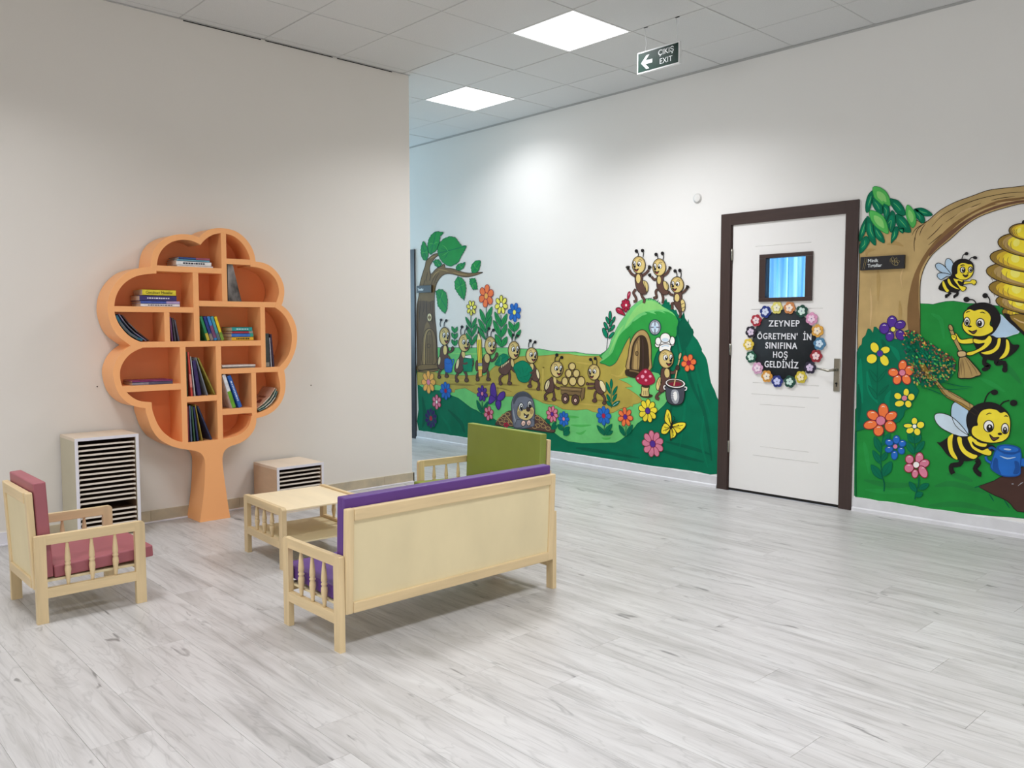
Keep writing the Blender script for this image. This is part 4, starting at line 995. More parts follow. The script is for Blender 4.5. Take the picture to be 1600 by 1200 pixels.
F.E('rd', 775, 225, 60, 80); F.P('rd', [(750,290),(745,340),(770,375),(800,350),(815,290)], 'ol', .9); F.E('pa', 785, 225, 18, 28)
F.build()
# low grass plant on the path
F = Fig(mur, 'painted_path_plant', None, (920, 540, 13.333), lift=LV * 16)
F.S('dg', 1.2, [(475,1300),(470,1100),(475,860)])
for x0, y0, x1, y1, w_ in ((475,900,475,690,55),(450,1000,365,755,60),(500,1040,600,840,55),(450,1160,380,1010,55),(500,1170,590,1000,55),(490,1250,380,1150,50)):
    leaf(F, 'dg', x0, y0, x1, y1, w_, 'dg2', 'tg')
F.fr(840, 620, 11.43)
leaf(F, 'dg', 1325, 165, 1240, 75, 60, 'dg2', 'tg'); leaf(F, 'dg', 1335, 170, 1475, 75, 60, 'dg2', 'sk')
F.build()

# ---------------- the painted tree at the far end
F = Fig(mur, 'painted_far_tree', 'painted brown tree with a small arched door in its trunk', (640, 350, 13.333), lift=LV * 8)
F.P('bk2', [(195,1500),(210,1300),(240,1150),(290,980),(325,880),(345,770),(372,740),(420,700),(480,645),(560,615),(600,620),(605,650),(550,690),(500,750),(455,820),(420,900),(425,990),(455,1045),(530,960),(600,905),(680,870),(700,840),(735,850),(745,915),(860,925),(980,955),(1100,1000),(1250,1025),(1400,1010),(1530,1005),(1480,1030),(1370,1070),(1240,1100),(1120,1100),(1010,1075),(900,1045),(790,1035),(700,1065),(640,1120),(580,1210),(545,1310),(525,1450),(520,1650),(525,1900),(545,2100),(565,2330),(580,2600),(590,2850),(600,3060),(170,3080),(165,2900),(160,2500),(150,2200),(150,1900),(160,1680)], 'bk3', 1.0, q=2)
F.S('bk3', 1.1, [(420,1180),(440,1080),(425,1000)])
F.P('bk', [(160,1750),(200,1600),(420,1620),(515,1600),(520,1900),(560,2400),(575,2900),(420,2100),(330,2100),(260,2500),(230,3000),(170,3050),(160,2500)], q=2)
for (a, b, c, d, e_, f_) in ((240,1560,215,1800,205,2040),(300,1620,300,1750,270,1900),(360,1600,355,1740,360,1900),(430,1620,440,1720,430,1830),(330,1150,300,1250,290,1380),(380,1000,360,1100,350,1200),(560,1050,480,1180,450,1300),(620,1020,560,1120,520,1240),(480,1650,470,1900,490,2080)):
    F.S('bk3', .9, [(a, b), (c, d), (e_, f_)], .6)
for (a, b, c, d, e_, f_) in ((600,950,700,960,820,990),(900,1000,1040,1040,1200,1060),(480,1120,540,1030,620,980),(430,720,480,690,550,660)):
    F.S('tan', 1.4, [(a, b), (c, d), (e_, f_)], .7)
F.fr(640, 510, 13.333)
F.P('bk2', [(270,790),(275,400),(290,200),(330,90),(400,40),(470,60),(520,130),(550,260),(560,420),(555,600),(545,780)], 'bk3', .9)
F.P('tan', [(300,790),(305,400),(325,200),(365,90),(410,60),(440,70),(400,80),(360,140),(335,260),(325,420),(320,790)])
F.P('bk2', [(335,785),(338,420),(350,230),(380,120),(415,90),(450,120),(475,230),(485,420),(480,785)], 'bk3', .9)
for x in (375, 415, 450): F.S('bk3', .7, [(x, 770), (x + 2, 450), (x - 2, 180)])
F.E('bk2', 405, 405, 26, 40, 0, 'bk3', .9)
F.P('bk2', [(185,820),(300,795),(560,800),(600,850),(560,890),(400,905),(200,905)], 'bk3', .7); F.S('bk3', 1.4, [(200,925),(380,900),(600,880)])
F.fr(640, 430, 13.333)
F.E('cr2', 420, 880, 50, 85, 0, 'bk3', .8); F.E('bk2', 420, 880, 34, 62); F.E('cr2', 400, 835, 14, 24); F.E('cr2', 440, 835, 14, 24); F.E('cr2', 400, 925, 14, 24); F.E('cr2', 440, 925, 14, 24)
F.build()
def jag(F, col, pts, vein, teeth=4, ol='dg2'):
    """a toothed leaf outline with a mid vein"""
    o = []; n = len(pts)
    for i in range(n):
        a, b = pts[i], pts[(i + 1) % n]; dx, dy = b[0] - a[0], b[1] - a[1]; l = math.hypot(dx, dy)
        m_ = max(1, int(l / 55))
        for k in range(m_):
            t = k / m_; o.append((a[0] + dx * t, a[1] + dy * t))
            t2 = t + .75 / m_; o.append((a[0] + dx * t2 + dy / l * 10, a[1] + dy * t2 - dx / l * 10))
    F.Q(col, o, ol, .8)
    F.S(vein, 1.0, [pts[0], ((pts[0][0] + pts[len(pts) // 2][0]) / 2 + 6, (pts[0][1] + pts[len(pts) // 2][1]) / 2), pts[len(pts) // 2]])
    c = (sum(p[0] for p in pts) / n, sum(p[1] for p in pts) / n)
    for i in (1, 2, n - 2, n - 1):
        p = pts[i]; F.S(vein if i % 2 else 'lgr', .8, [(c[0] * .8 + pts[0][0] * .2, c[1] * .8 + pts[0][1] * .2), ((c[0] + p[0]) / 2, (c[1] + p[1]) / 2 - 6), (p[0] * .75 + c[0] * .25, p[1] * .75 + c[1] * .25)], .5)
for fr_, pts in (((640,350,13.333), [(360,755),(290,740),(250,640),(245,520),(265,430),(295,360),(340,430),(380,520),(395,620)]),
    ((640,350,13.333), [(440,635),(400,560),(385,440),(410,320),(470,220),(560,160),(715,180),(640,250),(620,400),(560,550)]),
    ((640,350,13.333), [(600,610),(590,500),(630,400),(720,310),(850,262),(960,290),(1040,400),(1090,460),(1190,460),(1140,560),(1080,660),(1020,790),(950,840),(850,880),(760,840),(680,770),(630,690)]),
    ((640,350,13.333), [(690,840),(620,740),(550,735),(490,780),(530,860),(580,905),(640,890)]),
    ((640,350,13.333), [(975,945),(985,880),(1040,830),(1110,825),(1165,795),(1150,860),(1110,930),(1040,965)]),
    ((640,350,13.333), [(1310,1010),(1290,900),(1330,820),(1400,765),(1485,770),(1470,880),(1440,970),(1380,1015)]),
    ((640,430,13.333), [(1010,20),(940,130),(950,280),(1020,400),(1070,460),(1145,530),(1170,420),(1190,280),(1170,150),(1100,60)]),
    ((640,430,13.333), [(1255,70),(1255,180),(1310,280),(1330,310),(1380,300),(1425,300),(1410,170),(1375,60)]),
    ((640,430,13.333), [(545,330),(565,450),(590,640),(670,740),(745,810),(790,700),(800,520),(770,370),(700,300),(620,290)])):
    F = Fig(mur, 'painted_leaf', None, fr_, lift=LV * 20); jag(F, 'mg', pts, 'dg'); F.build()

# ---------------- ants
def head(F, cx, cy, rx, ry, d=1, tilt=0, ant=(), mouth=1):
    for a in ant:
        F.S('k', 1.3, a); F.E('k', a[-1][0], a[-1][1], rx * .26, rx * .27)
    F.E('hd', cx, cy, rx, ry, tilt, 'ol', 1.1, n=22)
    F.E('cr', cx - d * rx * .02, cy + ry * .05, rx * .84, ry * .84, tilt)
    X = lambda a: cx + d * a * rx; Y = lambda b: cy + b * ry
    F.S('br', .9, [(X(-.45), Y(-.50)), (X(-.2), Y(-.62)), (X(.05), Y(-.52))]); 
    for a, b, s_ in ((-.08, -.12, 1.0), (.64, -.17, .72)):
        F.E('wh', X(a), Y(b), rx * .30 * s_, ry * .29, 0, 'ol', .8)
        F.E('k', X(a + .10 * s_), Y(b + .07), rx * .19 * s_, ry * .19)
        F.E('wh', X(a + .12 * s_), Y(b - .01), rx * .07, ry * .06, n=8)
    F.E('k', X(.62), Y(.20), rx * .19, ry * .14)
    if mouth:
        F.P('br2', [(X(.02), Y(.42)), (X(.35), Y(.52)), (X(.72), Y(.38)), (X(.60), Y(.62)), (X(.32), Y(.74)), (X(.12), Y(.60))], 'ol', .8)
        F.E('rd', X(.36), Y(.64), rx * .13, ry * .05, n=8)
def blob(F, col, *bl):
    for x, y, rx, ry in bl: F.E(col, x, y, rx, ry, 0, 'ol', .7, n=12)
def limb(F, *ls, w=44):
    for pts in ls: F.S('ol', w + 14, pts); F.S('br', w, pts)
C3 = (640, 510, 13.333)
F = Fig(mur, 'painted_ant', 'painted ant walking with a blue can', C3, lift=LV * 24)
limb(F, [(680,880),(625,960),(618,1050)], [(780,930),(772,990),(775,1030)], [(790,450),(815,540),(880,510),(905,470)], w=36)
blob(F, 'br', (625,1055,36,34), (782,1035,42,36), (905,465,30,48))
F.P('br', [(700,405),(650,470),(640,600),(600,680),(585,800),(620,880),(700,900),(760,820),(800,720),(800,600),(810,480),(790,400)], 'ol', .9)
F.E('cr', 748, 495, 42, 105, 0, 'ol', .6); F.E('cr2', 628, 715, 28, 90, 8, 'ol', .7)
F.P('bl', [(745,690),(800,665),(870,690),(890,760),(885,930),(820,960),(750,930),(740,800)], 'bl2', 1.0); F.S('bl2', .8, [(760,760),(820,780),(880,750)]); F.S('bl', 1.5, [(880,860),(920,760),(925,690),(895,690)]); F.S('br', 2.6, [(740,600),(810,620),(850,680)])
head(F, 738, 205, 108, 188, 1, 0, ([(655,5),(645,-60),(665,-135)], [(728,5),(735,-80),(772,-120)]))
F.build()
F = Fig(mur, 'painted_ant', 'painted ant carrying a green book', C3, lift=LV * 24)
limb(F, [(1040,950),(975,1040),(990,1120)], [(1140,920),(1190,1010),(1185,1110)], w=38)
blob(F, 'br', (995,1130,38,38), (1195,1120,46,42))
F.P('br', [(1085,525),(1040,650),(965,780),(945,900),(980,960),(1060,970),(1120,900),(1160,800),(1150,620),(1140,520)], 'ol', .9)
F.E('cr', 1128, 580, 34, 72, -8); F.E('cr2', 1008, 780, 32, 110, 10, 'ol', .7)
F.P('wh', [(1155,650),(1165,610),(1285,590),(1300,670)], 'ol', .7, q=1)
F.Q('tg', [(1140,665),(1342,670),(1330,790),(1300,940),(1135,935),(1120,800)], 'dg2', 1.0)
F.S('br', 3.0, [(1110,760),(1160,780),(1215,755)]); F.S('br2', 2.2, [(1330,700),(1335,780),(1315,830)])
head(F, 1150, 345, 120, 182, 1, 0, ([(1078,175),(1072,80),(1100,10)], [(1150,165),(1165,80),(1208,40)]))
F.build()
C6 = (740, 510, 13.333)
F = Fig(mur, 'painted_ant', 'painted ant holding a yellow pencil upright', C6, lift=LV * 24)
limb(F, [(280,890),(312,990),(300,1090)], [(110,960),(80,1040),(90,1100)], [(340,660),(385,720),(450,670),(490,590)], w=40)
blob(F, 'br', (318,1105,48,34), (92,1100,38,42), (490,590,30,48), (85,820,40,120))
F.P('br', [(240,590),(200,680),(150,800),(160,920),(230,970),(290,900),(330,780),(355,650),(340,580)], 'ol', .9); F.E('cr', 290, 665, 58, 100, -6, 'ol', .6)
F.Q('cr2', [(72,285),(105,140),(125,140),(172,285)], 'ol', .8); F.Q('k', [(86,150),(105,68),(132,142),(112,152)])
F.Q('ye', [(72,280),(172,275),(188,760),(100,765)], 'ol', .9); F.S('ho2', .9, [(105,290),(128,755)]); F.S('ho2', .9, [(140,285),(160,755)])
F.Q('gr3', [(104,765),(190,762),(190,825),(108,830)], 'ol', .7); F.Q('ye2', [(106,830),(190,826),(190,900),(108,905)]); F.Q('or2', [(108,905),(190,900),(185,1045),(112,1050)], 'ol', .8)
head(F, 360, 398, 118, 188, 1, 0, ([(302,215),(300,120),(330,45)], [(368,210),(378,120),(422,78)]))
F.build()
F = Fig(mur, 'painted_ant', 'painted ant with leaves under its arms', C6, lift=LV * 24)
limb(F, [(640,990),(555,1070),(565,1180)], [(745,940),(760,1050),(740,1170)], [(780,830),(830,900),(880,950)], w=42)
blob(F, 'br', (572,1190,38,36), (758,1185,50,34))
F.P('br', [(760,660),(640,800),(540,870),(545,950),(620,1005),(700,1000),(780,900),(800,780),(790,680)], 'ol', .9)
for k in range(5): F.S('cr2', 1.3, [(590 + k * 34, 860 - k * 26), (600 + k * 36, 800 - k * 22)])
F.E('cr', 818, 760, 34, 90, -8, 'ol', .6)
jag(F, 'tg', [(450,790),(510,690),(560,610),(640,570),(710,605),(735,650),(690,725),(610,790),(540,825)], 'dg')
head(F, 850, 497, 120, 188, 1, 0, ([(812,300),(810,230),(835,180)], [(872,300),(880,230),(925,195)]))
F.build()
F = Fig(mur, 'painted_ant', 'painted ant behind a large dark green leaf', C6, lift=LV * 24)
limb(F, [(1220,1080),(1180,1140),(1190,1220)], [(1300,1100),(1370,1190),(1355,1290)], w=40)
blob(F, 'br', (1178,1240,48,38), (1355,1300,38,36))
F.P('br', [(1250,765),(1310,870),(1385,1000),(1370,1120),(1290,1145),(1220,1080),(1225,950),(1190,800)], 'ol', .9)
F.E('cr', 1220, 840, 42, 82, 0, 'ol', .6); F.E('cr2', 1347, 990, 30, 105, -12, 'ol', .7)
F.P('tg', [(835,850),(900,765),(1020,715),(1110,745),(1170,800),(1230,900),(1225,980),(1190,1060),(1140,1150),(1030,1165),(940,1110),(890,980)], 'dg2', 1.0)
for a, b, c, d in ((1000,1000,900,870),(1040,980,1010,830),(1080,960,1140,860),(1040,1050,1180,1000),(1020,1080,960,1060),(1060,1080,1100,1120)): F.S('dg', 1.0, [(a, b), ((a + c) / 2 + 10, (b + d) / 2), (c, d)], .5)
F.S('ol', 3.6, [(1290,900),(1230,960),(1190,975)]); F.S('br', 2.8, [(1290,900),(1230,960),(1190,975)])
head(F, 1220, 605, 122, 165, 1, 0, ([(1155,440),(1160,350),(1190,298)], [(1235,432),(1250,360),(1292,326)]))
F.build()
D4 = (840, 540, 13.333)
F = Fig(mur, 'painted_ant', 'painted ant pushing the cart of eggs from the left', D4, lift=LV * 24)
limb(F, [(240,970),(165,1030),(165,1100)], [(330,930),(352,1020),(345,1100)], [(390,720),(450,770),(520,775)], [(350,830),(420,890),(470,885)], w=38)
blob(F, 'br', (178,1105,36,34), (350,1115,46,38))
F.P('br', [(315,650),(350,790),(340,950),(230,985),(160,930),(150,850),(190,740),(260,690)], 'ol', .9)
F.E('cr2', 212, 820, 42, 105, 16, 'ol', .8); F.S('ol', .6, [(200,900),(235,740)]); F.E('cr', 368, 725, 28, 78, -8)
head(F, 412, 492, 132, 168, 1, 0, ([(368,325),(375,260),(410,195)], [(455,330),(470,275),(512,248)]))
F.build()
F = Fig(mur, 'painted_ant', 'painted ant pushing the cart of eggs from the right', D4, lift=LV * 24)
limb(F, [(1230,950),(1195,1040),(1215,1130)], [(1320,990),(1400,1080),(1405,1190)], [(1200,800),(1110,800),(1035,800)], [(1210,870),(1120,885),(1045,880)], w=42)
blob(F, 'br', (1195,1145,50,42), (1398,1195,42,36), (1045,795,28,30))
F.P('br', [(1225,695),(1290,730),(1350,840),(1400,960),(1345,1015),(1270,990),(1205,890),(1200,780)], 'ol', .9)
F.E('cr2', 1365, 845, 52, 130, -22, 'ol', .8)
head(F, 1183, 555, 126, 165, -1, 0, ([(1155,395),(1150,325),(1112,288)], [(1240,398),(1245,310),(1210,268)]))
F.build()
F = Fig(mur, 'painted_cart', 'painted wooden cart heaped with round eggs', D4, lift=LV * 30)
for x, y, rx, ry in ((725,432,76,78),(650,580,70,88),(812,580,78,86)): F.E('bk2', x, y, rx, ry, 0, 'bk3', .9); F.E('cr', x + 8, y, rx * .74, ry * .84)
for x, y, rx, ry in ((575,745,68,92),(740,742,82,96),(915,742,82,104)): F.E('bk2', x, y, rx, ry, 0, 'bk3', .9); F.E('cr', x + 6, y, rx * .78, ry * .84)
F.Q('bk2', [(485,850),(935,882),(905,1050),(500,1010)], 'bk3', 1.0); F.Q('bk2', [(935,882),(1000,870),(975,1090),(925,1140),(900,1060)], 'bk3', .9)
F.S('bk3', .8, [(500,930),(920,965)]); F.S('tan', .8, [(500,890),(925,920)])
for x, y, rx, ry in ((588,1098,76,108),(798,1128,80,108)): F.E('br', x, y, rx, ry, 0, 'ol', 1.0); F.E('bk3', x + 4, y + 10, rx * .55, ry * .55); F.E('skin', x + 2, y + 14, rx * .34, ry * .34); F.E('br2', x + 2, y + 14, rx * .1, ry * .12)
F.build()
G3 = (970, 385, 13.333)
def hand(F, x, y, s_, ang):
    for k in range(4):
        a = math.radians(ang - 45 + 30 * k); F.S('ol', 1.6, [(x, y), (x + s_ * math.cos(a), y + s_ * math.sin(a))])
    F.E('ol', x, y, s_ * .55, s_ * .6)
F = Fig(mur, 'painted_ant', 'painted cheering ant on the left of the hilltop', G3, lift=LV * 24)
limb(F, [(320,890),(270,970),(320,1060),(325,1130),(270,1150)], [(430,970),(455,1050),(500,1110),(485,1180)], [(310,620),(235,570),(180,490)], [(450,610),(530,560),(590,490)], w=42)
hand(F, 160, 460, 60, -100); hand(F, 600, 450, 58, -70)
F.P('cr', [(450,730),(520,720),(570,780),(580,880),(560,950),(520,940),(480,860)], 'ol', 1.0); F.S('ol', .7, [(500,730),(540,940)])
F.P('br', [(320,570),(305,700),(330,860),(390,960),(470,1000),(545,980),(530,900),(470,760),(465,650),(440,570)], 'ol', .9); F.E('cr', 375, 672, 50, 100, 0, 'ol', .6)
head(F, 385, 387, 138, 180, -1, 0, ([(370,208),(375,150),(335,98)], [(472,215),(482,140),(462,88)]))
F.build()
F = Fig(mur, 'painted_ant', 'painted cheering ant in the middle of the hilltop', G3, lift=LV * 25)
limb(F, [(770,890),(735,950),(755,1050),(725,1075)], [(865,980),(890,1080),(880,1190)], [(750,680),(700,690),(650,630)], [(890,610),(960,570),(1010,490)], w=40)
hand(F, 620, 612, 50, -120); hand(F, 1022, 465, 50, -60); blob(F, 'br', (725,1070,42,28))
F.P('cr', [(890,730),(950,735),(1000,800),(1000,880),(950,920),(900,850)], 'ol', 1.0); F.S('ol', .8, [(960,740),(985,880)])
F.P('br', [(770,620),(755,720),(765,860),(830,960),(900,1010),(990,990),(1010,930),(930,900),(890,780),(900,640),(870,600)], 'ol', .9); F.E('cr', 808, 700, 44, 88, 0, 'ol', .6)
head(F, 812, 437, 138, 180, -1, 0, ([(782,260),(775,200),(745,168)], [(890,275),(900,205),(878,145)]))
F.build()
F = Fig(mur, 'painted_ant', 'painted cheering ant on the right, lowest on the hilltop', G3, lift=LV * 26)
limb(F, [(1100,1010),(1050,1000),(1000,940)], [(1260,980),(1330,940),(1380,880)], w=40); hand(F, 1388, 862, 56, -60)
F.fr(1010, 460, 13.333); limb(F, [(600,180),(540,190),(550,260),(535,310)], [(690,330),(720,410),(700,490)], w=40)
F.P('cr', [(720,110),(770,105),(810,170),(815,280),(790,350),(750,350),(730,250)], 'ol', 1.0); F.S('ol', .8, [(735,210),(800,180)]); F.S('ol', .8, [(745,290),(808,260)])
F.P('br', [(590,150),(590,200),(640,290),(700,350),(745,370),(735,270),(710,150)], 'ol', .9)
F.P('br', [(590,-20),(580,60),(590,140),(720,140),(750,30),(720,-60)], 'ol', .8); F.E('cr', 648, 70, 52, 85, 0, 'ol', .6)
F.fr(*G3); head(F, 1183, 800, 138, 168, -1, 0, ([(1180,640),(1175,555),(1140,512)], [(1258,648),(1265,560),(1240,502)]))
F.build()
J = (1000, 540, 13.333)
F = Fig(mur, 'painted_ant', 'painted ant cook in a white hat stirring a pot', J, lift=LV * 26)
limb(F, [(450,950),(370,1030),(350,1090),(410,1115)], [(640,560),(720,560),(785,480)], w=52)
F.P('cr', [(440,650),(380,700),(345,800),(350,900),(400,930),(440,820)], 'ol', 1.0); F.S('bk2', .8, [(380,740),(420,860)]); F.S('bk2', .8, [(410,700),(440,800)])
F.P('br', [(470,470),(440,560),(440,660),(460,760),(400,920),(450,980),(530,930),(560,760),(640,720),(640,580),(620,480)], 'ol', .9); F.E('cr', 572, 572, 58, 102, -4, 'ol', .7)
head(F, 555, 272, 158, 200, 1, 0)
F.fr(1010, 460, 13.333)
F.P('wh', [(220,1000),(300,930),(500,930),(590,1000),(560,1070),(400,1050),(270,1090),(215,1060)]); F.E('wh', 240, 1050, 52, 55, 0, 'ol', 1.1); F.E('wh', 550, 965, 56, 90, 0, 'ol', 1.1); F.E('wh', 258, 975, 60, 82, 0, 'ol', 1.1); F.E('wh', 405, 905, 106, 102, 0, 'ol', 1.1)
F.P('wh', [(285,1075),(400,1030),(525,1055),(510,1150),(530,1190),(400,1145),(290,1195)], 'ol', 1.1); F.S('sk', 1.4, [(330,1090),(400,1065),(480,1080)])
F.E('sk2', 405, 945, 70, 40)
F.fr(*J)
F.S('ol', 2.6, [(722,830),(760,620),(790,470),(830,300),(855,170)]); F.S('tan2', 1.8, [(722,830),(760,620),(790,470),(830,300),(855,170)]); F.E('tan2', 845, 215, 28, 75, 14, 'ol', .8)
F.E('br2', 795, 460, 40, 52, 0, 'ol', .9)
F.build()
F = Fig(mur, 'painted_pot', 'painted shiny dark cooking pot', J, lift=LV * 42)
F.P('gr2', [(545,830),(548,950),(560,1080),(600,1180),(700,1232),(820,1232),(900,1180),(935,1080),(945,950),(950,840),(850,890),(650,890)], 'k', 1.2)
F.P('gr3', [(680,930),(790,930),(830,1060),(800,1190),(720,1200),(660,1080)]); F.P('wh', [(710,980),(770,960),(790,1080),(750,1150),(710,1080)])
for z_ in (960, 1010, 1060, 1110): F.S('gr2', .9, [(640, z_), (720, z_ + 6)], .4)
F.E('wh', 750, 785, 208, 98, 5, 'ol', .9, n=24); F.E('br', 748, 782, 172, 70, 5, 'ol', .8, n=20); F.E('rd2', 748, 800, 130, 42)
F.S('wh', 1.6, [(545,830),(512,850),(520,900),(545,905)]); F.S('wh', 1.6, [(940,860),(985,870),(975,920),(945,930)])
F.S('tan2', 1.8, [(722,835),(752,690)])
F.build()
F = Fig(mur, 'painted_mushroom', 'painted red mushroom with pink dots', (920, 540, 13.333), lift=LV * 24)
F.P('bk3', [(1060,1030),(1100,1000),(1280,1010),(1340,1040),(1320,1070),(1240,1090),(1120,1075)])
F.P('cr', [(1115,825),(1265,825),(1250,920),(1265,1045),(1200,1060),(1100,1045),(1110,930)], 'bk3', 1.2, q=2)
for x in (1150, 1185, 1220): F.S('bk2', .8, [(x, 1030), (x + 4, 940)])
F.P('bk3', [(1110,830),(1270,830),(1240,880),(1140,870)])
F.P('rd', [(985,690),(1050,590),(1120,515),(1200,485),(1285,530),(1350,620),(1385,720),(1345,790),(1210,825),(1070,790)], 'rd2', 1.2)
for x, y, r in ((1190,545,26),(1130,645,36),(1288,640,28),(1032,680,20),(1200,720,27)): F.E('pk2', x, y, r, r * 1.05)
F.build()

# ---------------- the mole on its mound, butterflies
F = Fig(mur, 'painted_mole', 'painted grey mole peeping out of a brown mound', (740, 590, 13.333), lift=LV * 26)
F.P('br', [(470,960),(520,860),(600,800),(690,720),(790,690),(860,760),(900,900),(1250,900),(1290,770),(1400,820),(1500,900),(1620,1020),(1700,1090),(1680,1140),(1540,1130),(1200,1080),(800,1020),(480,985)], 'bk3', 1.2, q=2)
for x, y in ((560,880),(640,800),(720,760),(690,900),(600,950),(780,960),(1340,840),(1420,920),(1340,1000),(1460,1010),(1560,1060),(1280,1020)): F.E('br', x, y, 50, 38, 20, 'tan', .9, n=10)
F.S('tan', 1.6, [(700,800),(780,900),(860,1000)], .5); F.S('tan', 1.2, [(480,930),(560,830),(680,740)], .5); F.S('tan', 1.2, [(1290,760),(1420,840),(1540,960)], .5)
for k in range(5): a = 2 * PI * k / 5; F.E('rd', 690 + 36 * math.cos(a), 985 + 36 * math.sin(a), 22, 22)
F.P('gr', [(850,1030),(820,850),(800,620),(820,460),(900,340),(1040,290),(1160,340),(1240,450),(1280,640),(1280,860),(1260,1000),(1100,1050),(950,1060)], 'gr2', 1.2)
F.P('gr3', [(840,640),(870,820),(900,900),(880,960),(855,850),(835,740)]); F.P('gr2', [(840,450),(920,340),(1040,305),(1160,350),(1230,450),(1120,400),(1020,395),(920,430),(850,560)])
F.P('cr', [(920,680),(950,580),(1040,640),(1080,660),(1150,590),(1230,600),(1275,680),(1250,800),(1180,870),(1090,890),(980,850),(920,780)], 'gr2', 1.0)
for x, y, rx, ry in ((1003,610,48,84),(1182,560,44,76)): F.E('wh', x, y, rx, ry, 0, 'ol', 1.0); F.E('k', x + 4, y + 14, rx * .66, ry * .72); F.E('wh', x + 6, y - 12, rx * .2, ry * .2)
F.E('br2', 1152, 660, 40, 46, 0, 'ol', .8); F.P('br2', [(1060,740),(1110,780),(1165,760),(1130,830),(1090,830)], 'ol', .8); F.E('wh', 1090, 808, 14, 18)
F.E('tan', 960, 750, 38, 60); F.E('tan', 1220, 710, 36, 55)
F.P('gr', [(880,1040),(900,900),(950,870),(1020,900),(1060,1010)], 'gr2', .9); F.P('gr', [(1270,1010),(1280,900),(1240,860),(1200,880),(1180,1010)], 'gr2', .9)
for x, y in ((1050,950),(1165,940)):
    F.E('skin', x, y, 46, 60, 10, 'ol', .9); F.S('ol', .6, [(x - 20, y + 40), (x, y - 10)]); F.S('ol', .6, [(x + 6, y + 46), (x + 22, y)])
F.build()
F = Fig(mur, 'painted_butterfly', 'painted dark purple butterfly', (740, 590, 13.333), lift=LV * 24)
for pts in ([(480,430),(475,260),(440,130),(400,115),(365,180),(355,300),(380,380)], [(470,440),(370,360),(335,420),(325,545),(400,520),(450,470)], [(500,420),(560,320),(630,290),(665,330),(650,410),(590,470),(520,490)], [(490,470),(570,500),(570,600),(525,670),(480,600),(465,520)]): F.P('pu2' if 0 else 'pu', pts, 'pu2', 1.2)
F.E('pu2', 485, 430, 22, 80); F.S('bk2', .8, [(500,360),(515,290),(510,190)])
F.build()
F = Fig(mur, 'painted_butterfly', 'painted yellow butterfly', (970, 620, 10), lift=LV * 24)
for pts in ([(790,470),(800,380),(795,290),(765,215),(725,195),(705,250),(690,320),(700,390)], [(780,480),(700,410),(650,470),(635,560),(690,585),(740,560)], [(810,450),(870,410),(960,395),(1020,410),(1010,470),(930,550),(880,560)], [(780,500),(830,490),(875,570),(850,630),(800,650),(785,680)]):
    F.P('ye', pts, 'ol', 1.2); cx = sum(p[0] for p in pts) / len(pts); cy = sum(p[1] for p in pts) / len(pts)
    for k in (1, 3, 5):
        p = pts[k % len(pts)]; F.S('ol', .8, [(800, 470), ((cx * 1.4 + p[0] * .6) / 2, (cy * 1.4 + p[1] * .6) / 2), ((cx + p[0]) / 2, (cy + p[1]) / 2)])
F.E('k', 798, 450, 18, 62, 12); F.S('k', .8, [(815,400),(850,340),(830,300)]); F.S('k', .8, [(820,400),(900,370)])
F.build()

